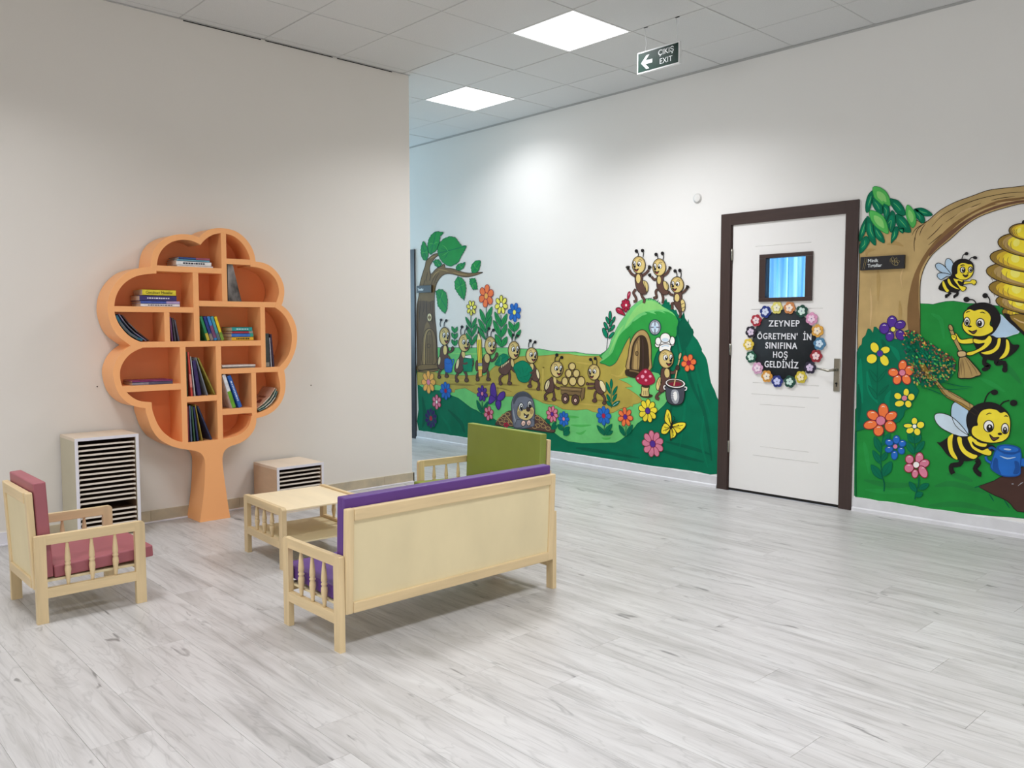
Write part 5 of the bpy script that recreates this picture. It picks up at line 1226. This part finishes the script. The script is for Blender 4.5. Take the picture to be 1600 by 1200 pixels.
# ---------------- flowers of the left painting
def stemmed(F, pairs, stem, sc_='dg'):
    F.S('ol' if sc_ == 'dg' else sc_, 1.0, stem)
    for q in pairs: leaf(F, 'mg' if sc_ == 'dg' else sc_, *q, 'dg2', 'dg')
FLW = [ # name label, centre u v, radius, petals, petal colour, centre colour, rotation, stem, leaves (x0,y0,x1,y1,w)
 ('small yellow flower on a leafy stem, left of the orange one', 737.4, 481.2, 12.2, 7, 'ye2', 'pa', -60, [(736.5,494),(737,520),(737.5,544)], [(737.5,513,728,495,4.6),(738,513,745,496,4.6),(737.5,526,729,508,4.8),(738,526,746,506,4.8),(738,539,729,520,4.8),(738.5,539,746,522,4.8)]),
 ('tall orange flower', 760.4, 462.5, 18, 6, 'or', 'or2', -80, [(760.5,480),(760,505),(760.5,530)], [(759.5,507,750.5,482.5,6),(760,503,769.5,479,6.5),(759.5,520,748,498,6),(760,518,769,494,6),(759.5,531,747,510,5)]),
 ('yellow flower right of the tall orange one', 784, 476.4, 15.2, 7, 'ye2', 'pa', -90, [(783.5,492),(783.5,515),(784,541)], [(783.5,510,773.5,487,6.5),(784,511,793,490,6.5),(783.5,527,771.5,500,7),(784,527,792.5,506,6.5),(784,542,774.5,522,7.5),(784.5,542,793,526,7.5)]),
 ('blue flower at the right of the tall row', 804.6, 488, 15.2, 7, 'bl', 'ye2', -70, [(804,504),(804,525)], [(804,518,795.5,502,6.5),(804,518,811.5,503,6.5),(802,529,794.5,513,5),(806,529,814.5,515,5)]),
 ('peach flower at the lower left', 670.2, 597, 18, 8, 'or2', 'pk', -92, None, ()),
 ('blue flower at the lower left', 697, 610.6, 14, 8, 'bl', 'rd', -95, None, ()),
 ('small pink flower at the lower left', 683, 628, 11.5, 6, 'pk', 'pa', -90, None, ()),
 ('dark purple flower in the lower left corner', 674, 653.5, 16, 10, 'pu2', 'rd', -90, None, ()),
 ('purple flower left of the purple butterfly', 754.2, 615, 12.8, 7, 'pu', 'pk', -90, [(754,628),(754,648)], [(753.5,646,745.5,625,5),(754,646,763,627,5)]),
 ('small pink flower below the purple butterfly', 764.2, 645.8, 11.2, 6, 'pk', 'rd', -80, None, ()),
 ('pink flower with a violet centre right of the mole', 863.6, 647, 13, 8, 'pk', 'pu', -80, None, [(860,662,853,654,4.5),(862,670,871,665,6.5),(863,666,870,659,4)]),
 ('small blue flower right of the mole', 881.6, 654.5, 11.8, 8, 'bl', 'pk', -92, [(881,666),(881,676)], [(880,672.5,872,663,6),(881.5,675,890.5,667,7),(881,679,891,674.5,7)]),
 ('blue flower with a red centre below the cart', 944, 649.6, 15, 8, 'bl', 'rd', -92, [(945,664),(944,678)], [(946,680,933.5,664.5,6),(945,677,957,662.5,6.5),(947,679,958,673.5,6)]),
 ('orange flower with a violet centre', 977.8, 651.4, 15.2, 7, 'or', 'pu', -98, [(979,666),(978,681)], [(977,681,968,664,6),(980,680,989,663.5,6.5)]),
 ('large yellow flower', 1012.8, 641.8, 18.5, 9, 'ye', 'pu', -88, None, ()),
 ('large pink flower on the dark grass', 1020.6, 693.4, 21, 9, 'pk', 'pu', -100, None, ()),
 ('orange flower with a red centre beside the pot', 1076.8, 567, 14, 6, 'or', 'rd', -72, None, ())]
for lab, u, v, R_, n_, c1, c2, rot, stem, lv in FLW:
    F = Fig(mur, 'painted_flower', 'painted ' + lab, lift=LV * 28)
    F.fr(0, 0, 1)
    if stem: F.S('dg2', 1.1, stem)
    for q in lv: leaf(F, 'mg' if v < 560 else 'dg', *q, 'dg2', 'dg2')
    flower(F, u, v, R_, n_, c1, c2, rot=rot, hi=None, pw=.34 if n_ > 6 else .42, ol={'or': 'rd2', 'pk': 'rd2', 'bl': 'bl2', 'pu': 'pu2', 'pu2': 'dg2', 'or2': 'bk2'}.get(c1, 'ol'), w=.9)
    F.build()
F = Fig(mur, 'painted_sprig', 'painted green leafy sprig between the first two ants', (640, 510, 13.333), lift=LV * 22)
F.S('dg', 1.0, [(945,410),(945,60)])
for y in (130, 260, 400):
    leaf(F, 'mg', 945, y, 885, y - 130, 55, 'dg2'); leaf(F, 'mg', 950, y, 1000, y - 120, 55, 'dg2')
F.build()

# ---------------- right painting
mr = thing('wall_mural', 'wall painting of bees, a yellow hive and a big tree, right of the door', 'mural', (3.5, YB, 0))
R1 = (1330, 280, 10); R4 = (1440, 280, 10); R3 = (1440, 380, 10); R5 = (1440, 480, 10); R6 = (1440, 590, 10); R7 = (1440, 690, 10); R8 = (1330, 480, 10); R9 = (1330, 590, 10); R0 = (1330, 690, 10)
F = Fig(mr, 'painted_field', 'painted bright green field')
F.Q('gn', [(1436,474),(1450,474.8),(1458,475.6),(1466,473.5),(1478,471),(1490,470.4),(1500,471.8),(1512,474),(1530,474.5),(1560,478),(1600,484),(1640,490),(1700,498),(1700,832),(1640,819),(1600,810),(1580,808),(1550,806),(1500,801),(1450,796),(1420,792),(1385,784),(1365,782),(1345,779.5),(1337,776),(1335,774),(1335.5,700),(1336.5,640),(1400,560),(1436,520)], 'dg2', .8)
for a, b, c, d, e_, f_ in ((1460,760,1490,756,1540,770),(1450,790,1500,788,1560,800),(1350,750,1390,758,1440,757),(1560,560,1580,580,1596,600),(1480,740,1500,745,1520,752),(1545,700,1570,712,1596,716)): F.S('gn2', 9, [(a, b), (c, d), (e_, f_)], .7)
for a, b, c, d, e_, f_ in ((1350,690,1354,710,1358,740),(1455,490,1470,500,1475,530),(1530,590,1550,600,1570,612),(1450,550,1470,560,1480,570),(1352,765,1380,768,1420,770)): F.S('gn3', 7, [(a, b), (c, d), (e_, f_)], .7)
F.build()
F = Fig(mr, 'painted_big_tree', 'painted tan tree trunk with a branch arching to the right', R1, lift=LV * 8)
F.P('tr', [(125,3400),(110,3000),(100,2400),(120,1800),(130,1300),(135,900),(220,820),(400,760),(650,760),(900,700),(1030,640),(1100,690),(1200,650),(1290,570),(1400,480),(1560,390),(1700,330),(1900,260),(2120,180),(2300,150),(2500,130),(2700,105),(3000,80),(3400,60),(3400,360),(3000,360),(2750,375),(2600,395),(2400,450),(2200,510),(2000,590),(1850,680),(1700,800),(1550,940),(1400,1060),(1260,1190),(1170,1330),(1120,1450),(1085,1600),(1075,1800),(1078,2000),(1080,2300),(1078,2420),(1075,2700),(700,3000),(400,3300)], 'bk3', 1.1, q=2)
F.P('tr2', [(3400,250),(3000,290),(2700,310),(2500,345),(2300,385),(2100,450),(1900,540),(1700,680),(1550,820),(1400,980),(1280,1100),(1180,1250),(1090,1420),(1060,1600),(1060,2000),(1070,2420),(900,2400),(880,2000),(950,1600),(1050,1350),(1200,1100),(1400,870),(1600,690),(1800,560),(2050,430),(2300,330),(2600,290),(3000,250)], q=2)
F.P('tr3', [(3400,310),(2900,345),(2600,375),(2350,435),(2100,520),(1900,620),(1700,770),(1500,950),(1350,1080),(1220,1210),(1250,1100),(1450,900),(1700,700),(1950,550),(2250,420),(2600,335),(3000,310)], q=2)
for pts in ([(950,880),(1000,790),(1080,730),(1170,680)], [(1000,960),(1010,860),(1060,760),(1180,670)], [(1070,880),(1100,790),(1160,700)], [(1260,740),(1380,610),(1500,520),(1700,420),(1900,340),(2150,270),(2500,210),(2750,200)], [(1190,940),(1280,860),(1360,780),(1430,700)], [(1480,670),(1700,530),(1900,430),(2030,375)], [(2190,330),(2350,295),(2560,270)], [(1210,1030),(1330,930),(1420,850)], [(990,1130),(985,1000),(1000,900)]):
    F.S('bk3', 1.1, pts, .6)
for pts, w_ in (([(1290,640),(1370,570),(1450,510)], 2.0), ([(2250,385),(2400,360),(2560,340)], 1.6), ([(300,2300),(320,2000),(300,1700)], 3), ([(800,1700),(780,1500),(860,1300)], 2), ([(1600,600),(1800,480),(2000,420)], 3)):
    if w_ > 1: F.S('tan2', w_, pts, .8)
for pts in ([(420,1400),(430,1600),(420,1900)], [(760,1900),(770,2100),(750,2300)], [(240,1200),(260,1120),(380,1100)], [(560,1020),(700,1000),(820,1050)]): F.S('tan', 6, pts, .8)
F.build()
F = Fig(mr, 'painted_bush', 'painted dark green bush with flowers in front of the trunk', R8, lift=LV * 16)
F.P('dg', [(80,3300),(80,2500),(85,1900),(90,1200),(95,700),(130,620),(170,580),(180,490),(230,440),(250,380),(265,335),(300,345),(345,400),(360,310),(390,310),(430,350),(460,400),(540,430),(620,480),(700,500),(800,500),(860,540),(900,700),(980,820),(1000,1000),(990,1200),(1060,1300),(1020,1400),(960,1480),(900,1580),(840,1610),(820,1700),(760,1780),(700,1810),(560,1760),(300,1880),(180,1910),(100,1930),(70,1960)], 'dg2', .9, q=1)
for pts in ([(250,1000),(300,1300),(420,1500)], [(150,800),(140,1100),(180,1500)], [(600,600),(700,700),(760,850)], [(620,1300),(560,1450),(600,1600)]): F.S('tg', 8, pts, .8)
for pts in ([(120,1200),(130,1500),(120,1800)], [(480,500),(520,600),(540,700)], [(300,1700),(500,1650),(700,1700)]): F.S('dg2', 7, pts, .8)
F.S('dg2', 1.3, [(415,830),(412,1100),(405,1440)])
for x0, y0, x1, y1 in ((400,1170,280,970),(420,1170,560,970),(400,1440,270,1220),(430,1380,590,1210)): F.P('dg', [(x0, y0), ((x0 * 2 + x1) / 3 - 25, (y0 * 2 + y1) / 3), (x1, y1), ((x0 * 2 + x1) / 3 + 40, (y0 * 2 + y1) / 3 - 20)], 'dg2', 1.1)
F.build()
F = Fig(mr, 'painted_lower_plant', 'painted dark green leafy stem under the orange flower', R0, lift=LV * 18)
F.S('dg2', 1.8, [(520,-150),(480,60),(465,300),(490,540),(520,650),(515,775)])
for x0, y0, x1, y1, w_ in ((470,170,365,-80,100),(490,60,610,-130,90),(470,350,340,135,85),(480,300,570,160,80),(480,580,315,360,110),(500,540,635,310,130)): leaf(F, 'dg', x0, y0, x1, y1, w_, 'dg2', 'dg2')
F.S('dg2', 1.6, [(990,-100),(1000,100),(990,200)])
for x0, y0, x1, y1, w_ in ((980,20,890,-120,85),(1000,20,1095,-100,85),(990,190,865,0,90),(1010,170,1150,-10,90)): leaf(F, 'dg', x0, y0, x1, y1, w_, 'dg2', 'dg2')
F.S('dg2', 2.0, [(1065,560),(1055,690),(1020,800),(1000,900)])
leaf(F, 'dg', 1025, 780, 910, 625, 80, 'dg2', 'dg2'); leaf(F, 'dg', 1065, 740, 1220, 660, 85, 'dg2', 'dg2'); leaf(F, 'dg', 1010, 850, 1125, 800, 85, 'dg2', 'dg2')
F.build()
for fr_, (cx, cy), ps, c1, c2, rc, ol in (
    (R8, (662,345), [(645,230,72,90,0),(770,275,80,62,-20),(775,435,66,78,-30),(610,455,60,72,15),(525,330,72,80,10)], 'pu', 'ye2', 42, 'pu2'),
    (R8, (455,722), [(372,630,62,82,-25),(538,668,72,54,-12),(525,830,62,88,-28),(328,805,80,72,-20)], 'ye', 'pu', 52, 'dg2'),
    (R8, (805,1022), [(810,910,60,80,8),(912,990,66,74,20),(868,1125,62,78,-28),(725,1130,60,72,20),(665,1018,75,60,6)], 'or', 'pk', 52, 'rd2'),
    (R9, (838,320), [(865,230,44,60,5),(945,302,52,55,15),(898,412,50,56,-28),(760,405,72,48,-8),(735,288,58,50,25)], 'ye', 'pk', 46, 'dg2'),
    (R9, (468,672), [(508,520,74,110,0),(630,600,92,62,-28),(618,760,88,82,42),(435,825,74,82,12),(308,735,102,64,-12),(345,588,90,68,28)], 'or', 'pk', 74, 'rd2'),
    (R9, (996,760), [(994,678,46,54,0),(1090,738,58,52,-20),(1038,845,50,56,-25),(925,825,60,46,-20),(892,750,66,34,0)], 'ye', 'wh', 36, 'dg2'),
    (R9, (696,1075), [(712,968,48,60,5),(805,1028,52,48,-15),(788,1140,46,52,-40),(682,1210,46,64,5),(598,1120,58,44,-10),(602,1012,58,46,20)], 'bl', 'pk', 38, 'bl2'),
    (R0, (1022,360), [(1070,260,60,86,8),(1148,340,76,58,-20),(1128,470,58,96,-28),(1003,500,48,64,5),(910,410,70,66,-10),(918,275,62,64,-20)], 'pk', 'wh', 52, 'rd2')):
    F = Fig(mr, 'painted_flower', 'painted ' + {'pu': 'violet', 'ye': 'yellow', 'or': 'orange', 'bl': 'blue', 'pk': 'pink'}[c1] + ' flower with a ' + {'ye2': 'yellow', 'pu': 'violet', 'pk': 'pink', 'wh': 'white'}[c2] + ' centre', fr_, lift=LV * 28)
    for x, y, rx, ry, rot in ps:
        rx *= 1.07; ry *= 1.07
        F.E(c1, x, y, rx, ry, rot, ol, 1.3)
        if c1 != 'ye': F.S('pa', .9, [(x - rx * .35, y - ry * .5), (x, y - ry * .62), (x + rx * .3, y - ry * .5)], .6)
    F.E(c2, cx, cy, rc, rc, 0, ol, 1.1); F.build()
# leaves over the trunk
for c, pts in (('dg', [(345,175),(270,250),(230,400),(240,520),(290,490),(330,350),(350,250)]), ('dg', [(335,290),(340,400),(400,500),(490,545),(500,450),(450,350),(400,320)]), ('lgr', [(345,130),(440,125),(540,190),(600,290),(615,420),(520,380),(500,410),(420,340),(360,270)]),
    ('dg', [(510,370),(505,520),(560,650),(600,560),(600,450),(560,390)]), ('dg', [(605,310),(640,420),(740,550),(850,560),(820,440),(740,340),(670,315)]), ('dg', [(560,650),(600,560),(645,490),(690,550),(700,680),(640,835),(590,760)]),
    ('dg', [(700,560),(710,680),(790,800),(935,830),(900,700),(830,600),(760,560)]), ('dg', [(630,1000),(640,860),(700,740),(745,780),(720,900),(660,970)]), ('dg', [(750,780),(830,760),(820,840),(780,830)]), ('lgr', [(880,405),(860,520),(890,650),(960,760),(1015,690),(1010,560),(950,450)]),
    ('dg', [(990,470),(1000,570),(1060,640),(1120,690),(1155,650),(1130,560),(1060,480)]), ('dg', [(1000,470),(1100,450),(1200,490),(1275,560),(1190,580),(1110,560),(1040,520)]), ('lgr', [(300,490),(300,600),(370,720),(480,810),(585,850),(570,720),(520,600),(420,520)]),
    ('dg', [(270,580),(230,650),(240,800),(300,960),(385,1035),(380,900),(350,730)]), ('dg', [(350,720),(360,850),(430,950),(525,995),(500,880),(430,780)]), ('dg', [(245,610),(190,680),(140,820),(132,975),(190,900),(230,800)]), ('dg', [(240,890),(160,970),(132,1150),(200,1120),(270,1020),(290,960)])):
    F = Fig(mr, 'painted_leaf', None, R1, lift=LV * 30 if c == 'lgr' else LV * 26)
    F.P(c, pts, 'dg2' if c == 'dg' else 'mg', 1.0)
    cx = sum(p[0] for p in pts) / len(pts); cy = sum(p[1] for p in pts) / len(pts); a = pts[0]; b = max(pts, key=lambda p: math.hypot(p[0] - a[0], p[1] - a[1]))
    F.P('tg' if c == 'dg' else 'lg2', [(cx + (p[0] - cx) * .55, cy + (p[1] - cy) * .55) for p in pts])
    F.S('lg2' if c == 'lgr' else 'lg', .9, [(a[0] * .75 + b[0] * .25, a[1] * .75 + b[1] * .25), (cx, cy), (a[0] * .3 + b[0] * .7, a[1] * .3 + b[1] * .7)], .7)
    F.build()
# heap of swept leaves and the fallen branch
F = Fig(mr, 'painted_leaf_heap', 'painted heap of speckled fallen leaves', R8, lift=LV * 20)
F.P('dg', [(840,370),(900,350),(1000,390),(1090,440),(1180,540),(1320,600),(1440,690),(1580,780),(1630,880),(1630,1000),(1560,1100),(1480,1160),(1300,1230),(1120,1230),(1010,1180),(990,1050),(940,900),(850,700),(820,520)], q=1)
rr_ = random.Random(5)
poly = [(840,370),(1000,370),(1090,430),(1180,530),(1320,590),(1440,680),(1600,770),(1650,880),(1640,1000),(1560,1110),(1300,1240),(1120,1240),(1000,1180),(980,1050),(930,900),(850,700),(820,520)]
def inside(x, y):
    c = False; n = len(poly)
    for i in range(n):
        (x1, y1), (x2, y2) = poly[i], poly[(i + 1) % n]
        if (y1 > y) != (y2 > y) and x < (x2 - x1) * (y - y1) / (y2 - y1) + x1: c = not c
    return c
cn = 0
while cn < 560:
    x, y = rr_.uniform(820, 1650), rr_.uniform(340, 1240)
    if not inside(x, y): continue
    edge_ = (y < 500 + (x - 900) * .55)
    low = y > 900
    c = rr_.choice(['br', 'br', 'rd2', 'ho2', 'or2', 'bk2', 'lgr'] if edge_ else (['ho2', 'ly', 'lgr', 'bk', 'gr2', 'tan', 'dg2'] if low else ['dg2', 'tg', 'gr2', 'lgr', 'ho2', 'dg', 'tg']))
    F.E(c, x, y, rr_.uniform(12, 25), rr_.uniform(9, 17), rr_.uniform(0, 90), n=6); cn += 1
F.build()
F = Fig(mr, 'painted_branch', 'painted fallen brown branch', R6, lift=LV * 34)
F.fr(1330, 480, 10)
F.P('ho2', [(1070,900),(1150,880),(1200,960),(1290,1060),(1380,1180),(1440,1280),(1480,1330),(1560,1400),(1700,1460),(1800,1510),(1900,1570),(1990,1640),(1960,1690),(1900,1650),(1820,1600),(1700,1520),(1600,1460),(1500,1410),(1420,1330),(1330,1200),(1200,1070),(1100,960)], 'bk3', .9, q=2)
F.fr(*R6); F.P('tan', [(180,0),(250,40),(340,150),(480,230),(640,320),(760,400),(820,440),(760,480),(640,400),(480,330),(380,260),(300,150)], 'bk3', .8, q=2)
F.S('bk3', .8, [(420,210),(560,300),(740,390),(760,470)]); 
for pts in ([(20,155),(150,190),(300,250),(460,310)], [(160,150),(300,170),(450,185),(730,170)], [(330,70),(460,100),(600,130),(800,150)]): F.S('dg2', 1.1, pts, .5)
F.build()
F = Fig(mr, 'painted_soil', 'painted patch of dark brown soil', R7, lift=LV * 16)
F.P('so', [(880,700),(1000,660),(1140,610),(1220,560),(1300,530),(1500,500),(1560,400),(1640,380),(2300,380),(2300,1120),(1900,1130),(1600,1100),(1500,1090),(1440,1040),(1400,980),(1330,920),(1250,880),(1150,840),(1050,790),(960,740)], 'k', 1.1, q=1)
for pts in ([(1060,820),(1100,880),(1130,930)], [(1290,910),(1340,980),(1380,1040)], [(830,720),(870,705),(920,700)]): F.S('dg2', 1.6, pts, .5)
F.S('gr3', 1.3, [(1510,690),(1560,650),(1590,635)], .6); F.E('gr3', 1425, 660, 18, 8)
F.build()

# ---------------- hive
F = Fig(mr, 'painted_hive', 'painted golden beehive of stacked rings hanging from the branch', R3, lift=LV * 22)
F.E('k', 1600, -315, 32, 45)
rings = [(1650,-175,280,130),(1700,30,505,190),(1760,280,690,190),(1800,510,790,205),(1800,760,750,200),(1800,960,640,170),(1790,1120,530,150)]
for i in (6, 5, 4, 3, 2, 1, 0):
    cx, cy, rx, ry = rings[i]
    F.E('ho2', cx, cy, rx, ry, 6, 'bk3', 1.5, n=32)
    F.E('tan' if i % 2 else 'ho', cx + rx * .06, cy, rx * .91, ry * .90, 6, n=28)
    F.E('ye', cx + rx * .24, cy + ry * .02, rx * .94, ry * .86, 6, n=26)
    F.E('ho3', cx - rx * .42, cy - ry * .20, rx * .10, ry * .34, 25, n=12)
    for k in range(4):
        a = cx - rx * (.90 - k * .10); F.S('bk2', 1.0, [(a + 18, cy - ry * .34), (a, cy), (a + 26, cy + ry * .40)], .7)
F.P('k', [(1560,1130),(1400,1120),(1290,1090),(1340,1200),(1450,1300),(1560,1400),(1700,1480),(1700,1130)], q=2); F.P('ho2', [(1380,1130),(1700,1130),(1700,1430),(1580,1360),(1480,1260)], 'bk3', 1.1, q=2); F.S('tan2', 2.2, [(1450,1170),(1560,1230),(1690,1260)], .5)
F.build()

# ---------------- bees
def bface(F, cx, cy, k, eyes, nose, mouth, brows):
    for ex, ey, rx, ry, px_, py_ in eyes:
        F.E('wh', ex, ey, rx, ry, 0, 'k', 1.4, n=18); F.E('k', ex + px_, ey + py_, rx * .62, ry * .66); F.E('wh', ex + px_ * 1.1, ey + py_ - ry * .25, rx * .18, ry * .2, n=8)
    F.E('k', *nose); F.P('br', mouth, 'k', 1.3)
    for b in brows: F.S('k', 1.6, b, .6)
F = Fig(mr, 'painted_bee', 'painted small bee flying below the branch', R3, lift=LV * 26)
for pts in ([(490,490),(420,440),(375,350),(385,260),(430,240),(480,280),(505,350),(500,440)], [(480,500),(420,490),(320,460),(240,400),(220,340),(270,310),(340,340),(400,400),(450,460)], [(470,520),(400,520),(310,570),(255,530),(250,490),(290,465),(380,470),(450,490)]): F.P('sk', pts, 'ol', 1.1)
F.P('k', [(500,500),(400,560),(330,600),(270,710),(360,750),(420,770),(480,760),(560,770),(640,680),(670,600),(600,560)], 'k', 1.0)
F.P('ye', [(335,600),(355,600),(400,700),(435,740),(400,765),(350,700),(330,640)]); F.P('ye', [(415,565),(440,560),(480,640),(560,700),(600,720),(540,710),(450,660),(415,600)])
F.P('ye', [(500,550),(560,560),(650,570),(640,610),(590,590),(570,600),(610,660),(690,680),(705,710),(650,755),(610,720),(560,650),(520,600)], 'k', 1.0)
F.P('ye', [(660,640),(680,600),(760,600),(790,570),(850,580),(860,615),(830,655),(780,630),(700,640)], 'k', 1.0)
for x, y in ((700,700),(690,730),(855,590),(862,612),(840,640)): F.E('k', x, y, 10, 7)
for pts in ([(460,770),(420,810),(390,820),(395,855)], [(560,760),(565,800),(520,830),(530,850)]): F.S('k', 4.2, pts)
F.P('k', [(500,510),(480,420),(500,330),(570,265),(680,250),(780,290),(820,370),(800,500),(700,570),(600,560)], 'k', 1.0)
F.P('ye', [(560,420),(570,350),(620,310),(690,310),(740,325),(790,330),(815,400),(810,470),(760,540),(680,575),(600,565),(540,530),(530,490),(560,470)], 'k', 1.1)
bface(F, 0, 0, 1, ((648,418,38,46,8,4),(770,412,34,44,4,4)), (732,467,14,10), [(650,490),(690,505),(735,490),(710,525),(680,525)], ([(610,355),(650,340),(680,345)],))
F.S('k', 1.4, [(635,250),(655,190),(690,165)]); F.E('k', 708, 165, 32, 26, -15); F.S('k', 1.4, [(750,265),(780,230),(820,220)]); F.E('k', 842, 228, 36, 26, 10)
F.build()
F = Fig(mr, 'painted_bee', 'painted bee sweeping with a broom', R5, lift=LV * 30)
F.P('sk', [(1240,115),(1330,200),(1460,280),(1530,390),(1430,430),(1320,465),(1180,480),(1080,440),(1150,370),(1230,250)], 'sk2', 1.1)
for pts in ([(1000,780),(985,880),(1060,920),(1000,960)], [(1170,820),(1180,880),(1300,870),(1310,970)]): F.S('k', 7.0, pts)
F.E('k', 1000, 965, 58, 34, -15); F.E('k', 1305, 975, 44, 46)
F.P('k', [(820,460),(1080,440),(1180,480),(1330,480),(1400,560),(1440,590),(1530,595),(1480,680),(1380,760),(1260,815),(1150,830),(1040,810),(960,780),(900,700),(840,600)], 'k', 1.1)
F.P('ye', [(1195,490),(1245,490),(1230,600),(1190,670),(1100,730),(1000,740),(930,710),(1010,690),(1120,650),(1180,570)], 'k', .8)
F.P('ye', [(1325,500),(1370,530),(1385,640),(1360,730),(1300,790),(1215,810),(1290,710),(1320,610)], 'k', .8)
F.P('ye', [(800,485),(640,505),(590,470),(560,420),(530,410),(545,500),(600,560),(700,575),(820,555)], 'k', 1.2)
F.P('ye', [(820,490),(940,510),(1000,500),(1060,440),(1105,480),(1090,560),(1000,650),(880,710),(780,755),(710,745),(715,705),(820,680),(920,630),(990,560),(900,575),(820,550)], 'k', 1.2)
F.P('k', [(800,10),(900,-40),(1050,-40),(1160,20),(1230,120),(1230,230),(1160,360),(1080,430),(1100,300),(1080,120),(960,20),(850,40)], 'k', 1.0)
F.fr(*R3); F.P('k', [(720,1020),(790,970),(900,935),(1020,935),(1130,980),(1200,1070),(1230,1180),(1160,1200),(1000,1060),(860,1040),(760,1040)], 'k', 1.0)
F.S('k', 1.8, [(860,945),(820,890),(750,880)]); F.E('k', 708, 880, 50, 42); F.S('k', 1.8, [(1075,940),(1070,880),(1040,830)]); F.E('k', 1000, 820, 44, 40); F.fr(*R5)
F.P('ye', [(660,120),(690,60),(760,25),(830,50),(900,30),(980,35),(1060,90),(1095,170),(1075,270),(1120,310),(1125,370),(1060,420),(960,455),(840,455),(730,420),(660,350),(640,270),(665,200)], 'k', 1.5)
bface(F, 0, 0, 1, ((716,225,46,68,0,12),(925,245,64,70,-12,10)), (758,300,34,16), [(740,360),(800,380),(870,355),(845,400),(810,415),(780,395)], ([(700,90),(730,70),(765,62)], [(920,85),(960,80),(1005,98)]))
F.build()
F = Fig(mr, 'painted_broom', None, R5, lift=LV * 46)
F.S('k', 6.4, [(450,300),(520,480),(620,680)]); F.S('tan', 4.6, [(450,300),(520,480),(620,680)]); F.E('tan', 465, 320, 32, 52, -25, 'k', 1.1)
F.P('ye', [(470,440),(500,430),(545,440),(550,480),(520,520),(480,490)], 'k', 1.1); F.S('k', .8, [(490,460),(530,470)])
F.P('tan', [(600,790),(700,770),(800,870),(940,1040),(860,1080),(780,1110),(680,1110),(580,1100),(590,950)], 'k', 1.5, q=2)
for pts in ([(630,800),(610,950),(600,1090)], [(650,800),(670,950),(680,1100)], [(680,790),(760,950),(800,1080)], [(700,790),(830,950),(880,1050)], [(640,820),(640,900),(630,1060)]): F.S('bk2', 1.2, pts, .6)
F.P('tan2', [(570,700),(640,680),(700,700),(700,760),(620,780),(580,760)], 'k', 1.6)
F.build()
F = Fig(mr, 'painted_bee', 'painted bee with a blue watering can', R6, lift=LV * 30)
F.P('sk', [(740,520),(680,440),(610,395),(520,385),(475,450),(465,580),(490,700),(560,800),(680,880),(740,900),(730,700)], 'ol', 1.2)
F.P('sk2', [(735,910),(640,920),(540,900),(430,850),(320,790),(240,710),(205,620),(230,565),(320,555),(440,590),(540,660),(620,740),(700,840)], 'ol', 1.2)
F.S('ol', 1.0, [(475,600),(520,720),(600,810),(740,905)])
F.fr(*R7)
for pts in ([(640,270),(600,350),(480,370),(470,440),(500,500)], [(860,280),(900,330),(840,420),(900,500),(940,510)]): F.S('k', 7.6, pts)
F.P('k', [(500,-110),(620,-80),(760,-60),(900,0),(1030,60),(1000,150),(900,230),(820,280),(700,300),(580,280),(480,250),(400,190),(340,110),(300,60),(250,10),(300,15),(400,-50)], 'k', 1.1)
F.P('ye', [(420,-60),(470,-110),(500,-110),(485,0),(500,130),(570,270),(500,250),(440,160),(415,40)]); F.P('ye', [(565,-70),(630,-60),(640,30),(700,130),(800,190),(880,220),(820,270),(720,230),(630,150),(580,40)])
F.P('ye', [(720,-60),(760,-90),(830,-80),(880,-10),(960,20),(1030,30),(1010,80),(930,80),(850,50),(800,0),(820,60),(900,110),(960,130),(1040,100),(1100,150),(1090,210),(1020,215),(900,170),(800,110),(750,20)], 'k', 1.2)
F.P('k', [(1030,50),(1120,50),(1170,110),(1120,150),(1060,130)])
F.fr(*R6)
F.P('k', [(780,900),(720,760),(710,620),(760,510),(880,420),(1050,385),(1200,420),(1330,520),(1390,650),(1380,850),(1250,1000),(1000,1020),(850,960)], 'k', 1.1)
F.P('ye', [(870,680),(890,590),(950,510),(1060,480),(1180,500),(1240,545),(1310,530),(1370,590),(1395,700),(1385,850),(1350,940),(1260,1000),(1120,1020),(980,1005),(860,950),(790,880),(790,790),(830,750),(880,740)], 'k', 1.4)
bface(F, 0, 0, 1, ((1055,758,80,90,14,28),(1310,795,56,82,0,26)), (1230,878,36,20), [(1070,885),(1130,935),(1220,930),(1170,970),(1130,985),(1095,950)], ([(1015,580),(1060,555),(1100,560)], [(1295,605),(1330,595),(1360,612)]))
F.S('k', 2.0, [(985,400),(1010,320),(1050,250),(1100,215)]); F.E('k', 1145, 228, 56, 44); F.S('k', 2.0, [(1230,440),(1290,380),(1380,355)]); F.E('k', 1445, 395, 60, 50)
F.build()
F = Fig(mr, 'painted_watering_can', 'painted blue watering can', R7, lift=LV * 50)
F.S('bl2', 4.4, [(1010,230),(1030,290),(1100,330)]); F.S('bl', 2.2, [(1010,230),(1030,290),(1100,330)]); F.S('bl2', 3.6, [(1170,130),(1110,90),(1060,110)]); F.P('bl', [(1550,280),(1620,260),(1720,300),(1720,380),(1550,370)], 'bl2', 1.4)
F.P('bl', [(1180,120),(1110,300),(1090,400),(1160,470),(1280,530),(1420,540),(1540,510),(1550,400),(1560,160),(1450,190),(1300,180)], 'bl2', 1.8)
F.P('bl2', [(1150,250),(1120,360),(1130,440),(1250,510),(1210,400),(1200,280)]); F.P('bl2', [(1460,300),(1530,330),(1530,490),(1440,500),(1470,400)])
F.E('bl2', 1370, 115, 190, 66, 6, 'bl2', 1.2); F.E('bl', 1370, 112, 155, 48, 6); F.E('sk', 1350, 118, 60, 14, 6); F.S('sk', 2.2, [(1230,220),(1350,260),(1480,240)], .8)
F.build()
